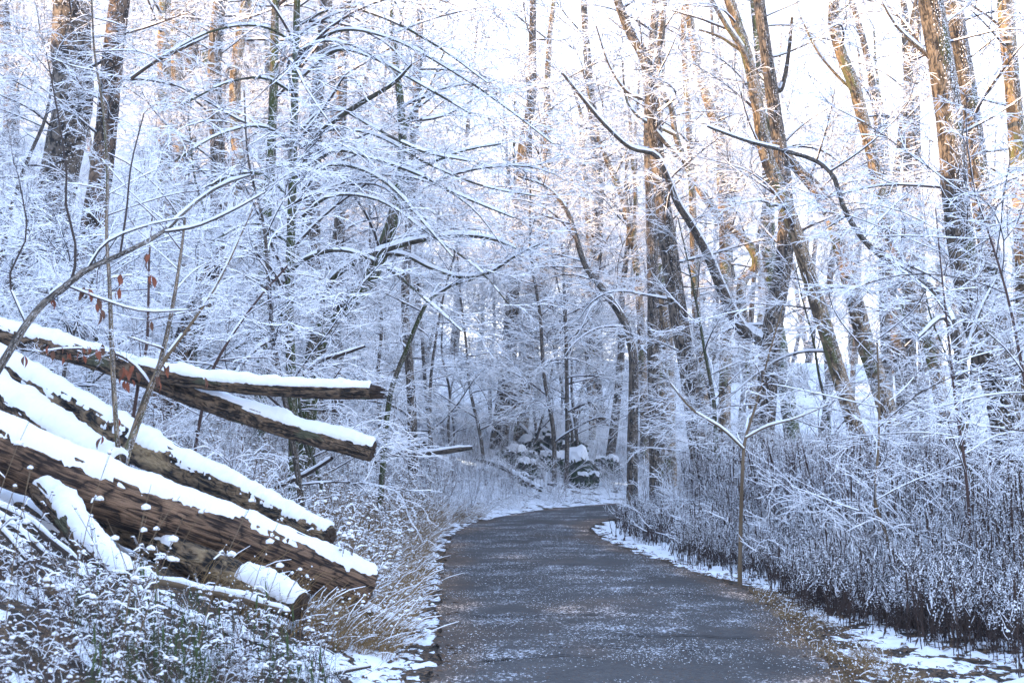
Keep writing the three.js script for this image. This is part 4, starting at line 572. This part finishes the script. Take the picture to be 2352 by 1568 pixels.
// tall weeds: dark bare stems below, frosted side shoots above
function weedGeo(seed, o = {}) {
  const r = rng(seed), st = new Buf(), sn = new Buf(), lf = new Buf();
  for (let k = 0; k < (o.stems || 9); k++) {
    const h = lerp(o.h0 || .55, o.h1 || 1.2, r()), a = r() * 6.28, rd = Math.sqrt(r()) * (o.rad || .24), n = 8, P = [V(Math.cos(a) * rd, -.03, Math.sin(a) * rd)]; let la = r() * 6.28, le = r() * .22;
    for (let i = 1; i <= n; i++) { le += (r() - .45) * .06; P.push(P[i - 1].clone().add(V(Math.cos(la) * Math.sin(le), Math.cos(le), Math.sin(la) * Math.sin(le)).multiplyScalar(h / n))); }
    addTube(st, P, P.map((_, i) => lerp(.0042, .0018, i / n)), 3);
    for (let i = 2; i <= n; i++) {
      const high = i / n > (o.frost ?? .42);
      if (i / n > .3) for (let q = 0; q < (o.sh || 2); q++) {
        const z = r() * 6.28, e = lerp(.75, 1.35, r()), l = lerp(.05, .17, r()), Q = [P[i].clone()]; for (let m = 1; m <= 3; m++) Q.push(Q[m - 1].clone().add(V(Math.cos(z + m * .5 * (r() - .5)) * Math.cos(e), Math.sin(e), Math.sin(z + m * .5 * (r() - .5)) * Math.cos(e)).multiplyScalar(l / 3)));
        addTube(st, Q, [.0019, .0016, .0014, .001], 3); if (high && r() < .45) addSnow(sn, Q.slice(1), [.0016, .0015, .0012], { across: 2, h: .004, wide: .001, ang: 1.2, min: .1 });
        if (high) for (let m = 1; m <= 3; m++) if (r() < (o.bead ?? .8) * 1.7 * (i / n) ** 2) addBead(sn, Q[m], lerp(.0026, .0082, r()), r);
      }
      if (high && r() < .5) addBead(sn, P[i], lerp(.003, .007, r()), r);
      if (high) { /* frosted part */ }
      else if (r() < (o.leaf ?? .35)) { const z = r() * 6.28, l = lerp(.04, .1, r()), w = .010; const c = P[i], d = V(Math.cos(z) * .5, -.85, Math.sin(z) * .5), s = V(-Math.sin(z), 0, Math.cos(z)).multiplyScalar(w), q = lf.v(c.x, c.y, c.z, 0, 1, 0); lf.v(c.x + d.x * l * .5 + s.x, c.y + d.y * l * .4, c.z + d.z * l * .5 + s.z, 0, 1, 0); lf.v(c.x + d.x * l * .5 - s.x, c.y + d.y * l * .5, c.z + d.z * l * .5 - s.z, 0, 1, 0); lf.v(c.x + d.x * l, c.y + d.y * l, c.z + d.z * l, 0, 1, 0); lf.t(q, q + 1, q + 2); lf.t(q + 1, q + 3, q + 2); }
    }
    if (r() < .35) addBlob(sn, P[n], lerp(.006, .013, r()), r); if (r() < (o.head ?? .25)) { const c = P[n - 1]; addTube(lf, [P[n - 2], c, P[n]], [.003, .011, .003], 5); }
  }
  if (lf.empty) { const q = lf.v(0, 0, 0, 0, 1, 0); lf.v(.004, 0, 0, 0, 1, 0); lf.v(0, .004, 0, 0, 1, 0); lf.t(q, q + 1, q + 2); }
  return join([st, sn, lf]);
}
const rightOf = (x, d) => -signed(RE, x, d), leftOf = (x, d) => signed(LE, x, d);
{
  const tall = [0, 1, 2, 3].map((k) => weedGeo(900 + k, { stems: 18, frost: .45, bead: .85, rad: .36, sh: 2, leaf: .9, h0: .45, h1: 1.3, head: .3 })), low = [0, 1, 2].map((k) => weedGeo(910 + k, { h0: .25, h1: .6, stems: 8, frost: .7, bead: .5 })), fr = [0, 1, 2].map((k) => weedGeo(920 + k, { h0: .8, h1: 1.5, frost: .2, sh: 3, stems: 10, bead: 1.2 }));
  const wm = [M.stemDark, M.twigSnow, M.stemDark];
  stuff('tall_weeds', 'dense stand of tall dark weed stalks with frosted tops along the right of the path', 'weeds', tall, wm, many(1500, 31, (r) => { const d = lerp(9.2, 34, Math.pow(r(), 1.2)); const x = lerp(.12, .46, r()) * d + lerp(0, .3, r()); return [x, d, lerp(.5, 1.05, r()) * (1 + .5 * noise(x * .8, d * .8, 12)) * lerp(.55, 1, sstep(rightOf(x, d), .6, 2.2))]; }, (x, d) => noise(x * .9, d * .9, 6) > -.22 && rightOf(x, d) > .55 + .5 * noise(x * 1.6, d * 1.6) + (d < 12.5 ? (12.5 - d) * .62 : 0)));
  stuff('low_weeds', 'short weed stalks along the front of the right-hand stand', 'weeds', low, wm, many(420, 32, (r) => { const d = lerp(7.5, 30, r()); return [lerp(.08, .44, r()) * d, d, lerp(.6, 1.1, r())]; }, (x, d) => { const q = rightOf(x, d); return q > .35 + (d < 12 ? (12 - d) * .35 : 0) && q < 1.6 + (d < 12 ? (12 - d) * .5 : 0); }));
  stuff('frosted_brush', 'white frosted brush filling the wood floor behind the right-hand weeds', 'undergrowth', fr, [M.twigRed, M.twigSnow, M.stemDark], many(2000, 33, (r) => { const d = lerp(16, 66, Math.pow(r(), .9)); return [lerp(.02, .46, r()) * d, d, lerp(.7, 1.15, r())]; }, (x, d) => rightOf(x, d) > 1.6));
  stuff('hillside_brush', 'tangled frosted brush covering the left bank behind the logs', 'undergrowth', BRUSH, sprayMatsRed, many(4200, 34, (r) => { const d = lerp(12.6, 50, Math.pow(r(), 1.25)); return [lerp(-.44, .12, r()) * d, d, lerp(.35, .9, r())]; }, (x, d) => leftOf(x, d) > 1.7 && !(d > 33.5 && x / d > .0 && x / d < .065 && noise(x * 2.3, d * 2.3, 4) < .12)));
}
stuff('bend_brush', 'frosted brush hiding the foot of the slope at the far bend', 'undergrowth', BRUSH, sprayMatsRed, many(1300, 36, (r) => { const d = lerp(25, 42, r()); return [lerp(-.09, .16, r()) * d, d, lerp(.5, 1.1, r())]; }, (x, d) => leftOf(x, d) > .4 && !(d > 33.5 && x / d > .0 && x / d < .065 && noise(x * 2.3, d * 2.3, 4) < .12)));
// brambles: sprays lying low on the bank and under the right-hand trees
{
  const g = [...SPR.flat, ...SPR.rise, ...SPR.up];
  stuff('bramble_tangle', 'low tangle of snowy bramble shoots over the left bank', 'brambles', g, sprayMatsRed, many(1200, 41, (r) => { const d = lerp(12.4, 46, Math.pow(r(), 1.2)); return [lerp(-.44, .12, r()) * d, d, lerp(.45, .95, r())]; }, (x, d) => leftOf(x, d) > 1.7));
  stuff('shrub_tangle', 'snowy shrub shoots crowding beneath the right-hand trees', 'shrubs', [...SPR.rise, ...SPR.up], sprayMatsRed, many(900, 42, (r) => { const d = lerp(13, 50, Math.pow(r(), 1.1)); return [lerp(.03, .46, r()) * d, d, lerp(.6, 1.2, r())]; }, (x, d) => rightOf(x, d) > 1.5));
}
stuff('shrub_brush', 'fine frosted twigs woven through the weeds and under the right-hand trees', 'undergrowth', BRUSH, sprayMatsRed, many(2600, 43, (r) => { const d = lerp(13, 46, Math.pow(r(), 1.1)); return [lerp(.03, .46, r()) * d, d, lerp(.8, 1.5, r())]; }, (x, d) => rightOf(x, d) > 1.3));
// dry grass leaning out over the left edge of the path
function grassGeo(seed, o = {}) {
  const r = rng(seed), st = new Buf(), sn = new Buf();
  for (let k = 0; k < (o.n || 22); k++) { const a = r() * 6.28, rd = Math.sqrt(r()) * .16, h = lerp(.22, o.h || .55, r()); let az = (o.az ?? 0) + (r() - .5) * 2.2, el = lerp(.7, 1.4, r()), p = V(Math.cos(a) * rd, -.02, Math.sin(a) * rd); const P = [p]; for (let i = 0; i < 5; i++) { p = p.clone().add(V(Math.cos(az) * Math.cos(el), Math.sin(el), Math.sin(az) * Math.cos(el)).multiplyScalar(h / 5)); el -= lerp(.05, .28, r()); P.push(p); } addTube(st, P, [.0024, .0022, .002, .0017, .0014, .0008], 3); if (r() < (o.snow ?? .12)) addSnow(sn, P.slice(2), [.002, .002, .002, .002], { across: 2, h: .005, wide: .0012, ang: 1.2, min: .2 }); if (r() < .12) addBlob(sn, P[5], lerp(.006, .014, r()), r); if (r() < .4) addBead(sn, P[3 + Math.floor(r() * 3)], .006, r); }
  return join([st, sn]);
}
// weeds with heads of snow
function puffGeo(seed, o = {}) {
  const r = rng(seed), st = new Buf(), sn = new Buf();
  for (let k = 0; k < (o.n || 5); k++) {
    const h = lerp(.25, o.h || .75, r()), a = r() * 6.28, rd = r() * .18; let p = V(Math.cos(a) * rd, -.02, Math.sin(a) * rd), la = r() * 6.28, le = .1 + r() * .2; const P = [p];
    for (let i = 0; i < 6; i++) { le += r() * .09; p = p.clone().add(V(Math.cos(la) * Math.sin(le), Math.cos(le), Math.sin(la) * Math.sin(le)).multiplyScalar(h / 6)); P.push(p); }
    addTube(st, P, [.0035, .0032, .003, .0027, .0024, .002, .0015], 3);
    const heads = Math.floor(lerp(1, 5, r())); for (let q = 0; q < heads; q++) { const c = P[6 - Math.floor(r() * 3)].clone().add(V((r() - .5) * .07, (r() - .4) * .05, (r() - .5) * .07)); addTube(st, [P[4], c], [.0015, .001], 3); addBlob(sn, c, lerp(.007, .030, r() * r()), r); addBlob(st, c.clone().add(V(0, -.008, 0)), .011, r); }
    for (let q = 0; q < 5; q++) { const z = r() * 6.28, c = P[1 + Math.floor(r() * 5)], e = c.clone().add(V(Math.cos(z) * .09, .05 - r() * .06, Math.sin(z) * .09)); addTube(st, [c, c.clone().lerp(e, .5).add(V(0, .015, 0)), e], [.0015, .0013, .001], 3); addSnow(sn, [c, c.clone().lerp(e, .5).add(V(0, .015, 0)), e], [.002, .002, .002], { across: 2, h: .007, wide: .003, ang: 1.2, min: .1 }); }
  }
  return join([st, sn]);
}
{
  const grass = [0, 1, 2, 3].map((k) => grassGeo(930 + k)), puff = [0, 1, 2, 3].map((k) => puffGeo(940 + k));
  const lg = many(620, 51, (r) => { const d = lerp(9.6, 27, Math.pow(r(), 1.3)); return [lerp2(LE, d) - lerp(.15, 1.6, Math.pow(r(), 1.2)), d, lerp(.55, 1.1, r())]; }, (x, d) => leftOf(x, d) > .3).map((q) => { q[3] = (q[3] - 3.14) * .25; return q; });
  stuff('dry_grass', 'pale dry grass leaning towards the path along its left edge', 'grass', grass, [M.grassTan, M.twigSnow], lg);
  stuff('snowy_weeds', 'weeds with puffs of snow on their heads along the foot of the left bank', 'weeds', puff, [M.twigTan, M.twigSnow], many(520, 52, (r) => { const d = lerp(10.5, 30, Math.pow(r(), 1.2)); return [lerp2(LE, Math.min(d, 24)) - lerp(.4, 4.2, r()), d, lerp(.7, 1.25, r())]; }, (x, d) => leftOf(x, d) > .5 && !(d < 13 && leftOf(x, d) > 1.2)));
  stuff('foreground_weeds', 'snow-tipped weed stalks in the near bottom corner below the logs', 'weeds', puff, [M.twigRed, M.twigSnow], many(120, 53, (r) => { const d = lerp(4.8, 8.6, r()); return [lerp(-.42, -.11, r()) * d, d, lerp(.35, .72, r())]; }, (x, d) => leftOf(x, d) > .45));
  stuff('foreground_grass', 'dry bent grass in the near bottom corner below the logs', 'grass', grass, [M.twigTan, M.twigSnow], many(70, 54, (r) => { const d = lerp(4.8, 7.9, r()); return [lerp(-.42, -.10, r()) * d, d, lerp(.28, .5, r())]; }, (x, d) => leftOf(x, d) > .5));
  stuff('foreground_brush', 'dark wiry brush flecked with snow in the near bottom corner', 'undergrowth', DARKBRUSH, sprayMats, many(330, 57, (r) => { const d = lerp(4.6, 8.8, r()); return [lerp(-.43, -.08, r()) * d, d, lerp(.22, .5, r())]; }, (x, d) => leftOf(x, d) > .45));
  stuff('dead_stalks', 'tall brown dead stalks with snowy heads standing before the lower logs', 'weeds', [0, 1].map((k) => puffGeo(970 + k, { h: 1.0, n: 2 })), [M.twigTan, M.twigSnow], many(20, 58, (r) => { const d = lerp(6.2, 8.2, r()); return [lerp(-.40, -.17, r()) * d, d, lerp(.75, 1.05, r())]; }, () => true));
  const briar = [0, 1, 2].map((k) => { const g = weedGeo(950 + k, { h0: .4, h1: .95, stems: 8, frost: .9, sh: 1, leaf: .5 }); return g; });
  stuff('green_briar', 'wiry green briar stems in front of the lower logs', 'briar', briar, [M.stemGreen, M.twigSnow, M.greenLeaf], many(34, 55, (r) => { const d = lerp(5.4, 8.4, r()); return [lerp(-.30, -.09, r()) * d, d, lerp(.3, .6, r())]; }, (x, d) => leftOf(x, d) > .5));
  stuff('verge_tufts', 'flattened tan grass tufts at the right edge of the asphalt', 'grass', [0, 1].map((k) => grassGeo(960 + k, { h: .22, n: 34, snow: .05 })), [M.grassTan, M.twigSnow], many(110, 56, (r) => { const d = lerp(7.6, 14, r()); return [lerp2(RE, d) + lerp(-.08, .5, r()), d, lerp(.35, .7, r())]; }, () => true));
}
// fallen leaves, snow crumbs and grit
{
  const lg = leafGeo.clone(); lg.rotateX(-1.45); lg.translate(0, .008, .04);
  const flat = (count, seed, gen, ok) => many(count, seed, gen, ok).map((q) => { q[1] += .03; return q; });
  stuff('leaf_litter', 'brown fallen leaves and bits scattered over the verges', 'leaves', [lg], M.litter, flat(5200, 61, (r) => { const d = lerp(7.4, 24, Math.pow(r(), 1.3)); return [r() < .35 ? lerp2(LE, d) - lerp(-.1, 1.2, r()) : lerp2(RE, d) + lerp(-.15, 2.0, r()), d, lerp(.4, 1.0, r())]; }, () => true));
  const chip = blobGeo.clone(); chip.scale(1, .35, 1);
  const top = (x, d) => .016 + .02 * Math.sin(clamp((x - lerp2(LE, d)) / (lerp2(RE, d) - lerp2(LE, d)), 0, 1) * Math.PI) + .006;
  const r = rng(62), l1 = [], l2 = []; for (let t = 0; t < 40000 && l1.length < 8000; t++) { const d = lerp(7.6, 24, Math.pow(r(), 1.5)), x = lerp(lerp2(LE, d) + .03, lerp2(RE, d) - .03, r()); if (fbm(x * 1.3, d * 1.1, 21, 4) + .5 * (r() - .5) > .10) l1.push([x, top(x, d), -d, r() * 6.28, lerp(.0026, .0095, r() * r() * r())]); }
  stuff('snow_crumbs', 'crumbs of fallen snow sprinkled over the asphalt', 'snow', [chip], M.twigSnow, l1);
  for (let t = 0; t < 6500; t++) { const d = lerp(7.6, 24, Math.pow(r(), 1.4)), e = Math.pow(r(), 1.5), x = r() < .42 ? lerp2(LE, d) + e * 1.3 : lerp2(RE, d) - e * 1.3; l2.push([x, top(x, d), -d, r() * 6.28, lerp(.10, .42, r() * r())]); }
  stuff('path_litter', 'scraps of dead leaves lying on the asphalt', 'leaves', [lg], M.litter, l2);
  // lumps and clods of snow on the verges
  const l3 = many(1500, 63, (q) => { const d = lerp(7.4, 22, Math.pow(q(), 1.2)); return [q() < .5 ? lerp2(LE, d) - lerp(.1, 1.2, q()) : lerp2(RE, d) + lerp(.2, 2.2, q()), d, lerp(.008, .034, q() * q())]; }, () => true).map((q) => { q[1] += .03; return q; });
  stuff('snow_clods', 'small clods of snow caught on the leaf litter of the verges', 'snow', [chip], M.twigSnow, l3);
}
// ---------------------------------------------------------------- mossy boulders at the bend
function boulder(label, px, py, d, sx, sy, sz, seed) {
  const c = at(px, py, d); c.y = ground(c.x, -c.z) + sy * .35; const mk = (f, keep) => { const g = new THREE.IcosahedronGeometry(1, 5), p = g.attributes.position; for (let i = 0; i < p.count; i++) { const v = V(p.getX(i), p.getY(i), p.getZ(i)), k = 1 + .55 * noise(v.x * 1.3 + seed, v.y * 1.3, v.z * 1.3) + .3 * noise(v.x * 3 + seed, v.y * 3, v.z * 3) + .05 * noise(v.x * 9 + seed, v.y * 9, v.z * 9); const q = f(v.clone(), k); p.setXYZ(i, c.x + q.x, c.y + q.y, c.z + q.z); } if (keep) { const ix = []; for (let i = 0; i < p.count; i += 3) { const y = (p.getY(i) + p.getY(i + 1) + p.getY(i + 2)) / 3 - c.y, n = fbm(p.getX(i) * 2, p.getY(i) * 2, p.getZ(i) * 2, 3); if (y > sy * (.8 + n * 1.2)) ix.push(i, i + 1, i + 2); } g.setIndex(ix); } g.computeVertexNormals(); return g; };
  const g = thing('boulder', label, 'boulder', V(c.x, ground(c.x, -c.z), c.z), 'mossy boulders at the bend');
  part('rock', mk((v, k) => V(v.x * sx * k, v.y * sy * k, v.z * sz * k)), rockMat, g); part('snow', mk((v, k) => V(v.x * sx * k * 1.02, v.y * sy * k * 1.02 + .05, v.z * sz * k * 1.02), true), M.snow, g);
}
const rockMat = (() => { const t = texture(256, 256, (u, v) => { const a = vnoise(u * 6, v * 6, 6, 6, 1), b = vnoise(u * 30, v * 30, 30, 30, 2), c = vnoise(u * 90, v * 90, 90, 90, 3), m = sstep(a * .6 + b * .4, .4, .6), k = .6 + .8 * c; return [lerp(.06, .030, m) * k, lerp(.06, .048, m) * k, lerp(.062, .020, m) * k]; }, true); t.repeat.set(4, 3); return new THREE.MeshStandardMaterial({ map: t, roughness: .95 }); })();
[['dark mossy boulder just right of the thin pole tree at the bend', 1325, 1095, 36.2, .42, .5, .45], ['upper mossy boulder right behind the thin pole tree', 1300, 1050, 38, .45, .36, .4], ['flat mossy ledge highest on the slope at the bend', 1275, 1000, 40.5, .75, .34, .5], ['small mossy rock beside the short white curved branch', 1215, 1105, 36, .35, .3, .3], ['low rock left of the leaning log on the far slope', 1190, 1060, 38, .5, .3, .4], ['rock half covered by brush at the right of the bend', 1395, 1085, 38, .42, .36, .4], ['squat rock between the two leaning logs', 1262, 1060, 37.6, .36, .34, .34], ['jagged rock at the foot of the leaning log', 1345, 1128, 35.8, .3, .26, .3], ['dark stone just below the highest ledge', 1310, 1018, 39.6, .4, .36, .36], ['tilted rock left of the highest ledge', 1225, 1020, 39.8, .42, .32, .4], ['little rock at the verge of the bend', 1200, 1140, 34, .24, .2, .24]].forEach(([l, px, py, d, a, b, c], i) => boulder(l, px, py, d, a, b, c, 3 + i * 6.3));
renderer.render(scene, camera);
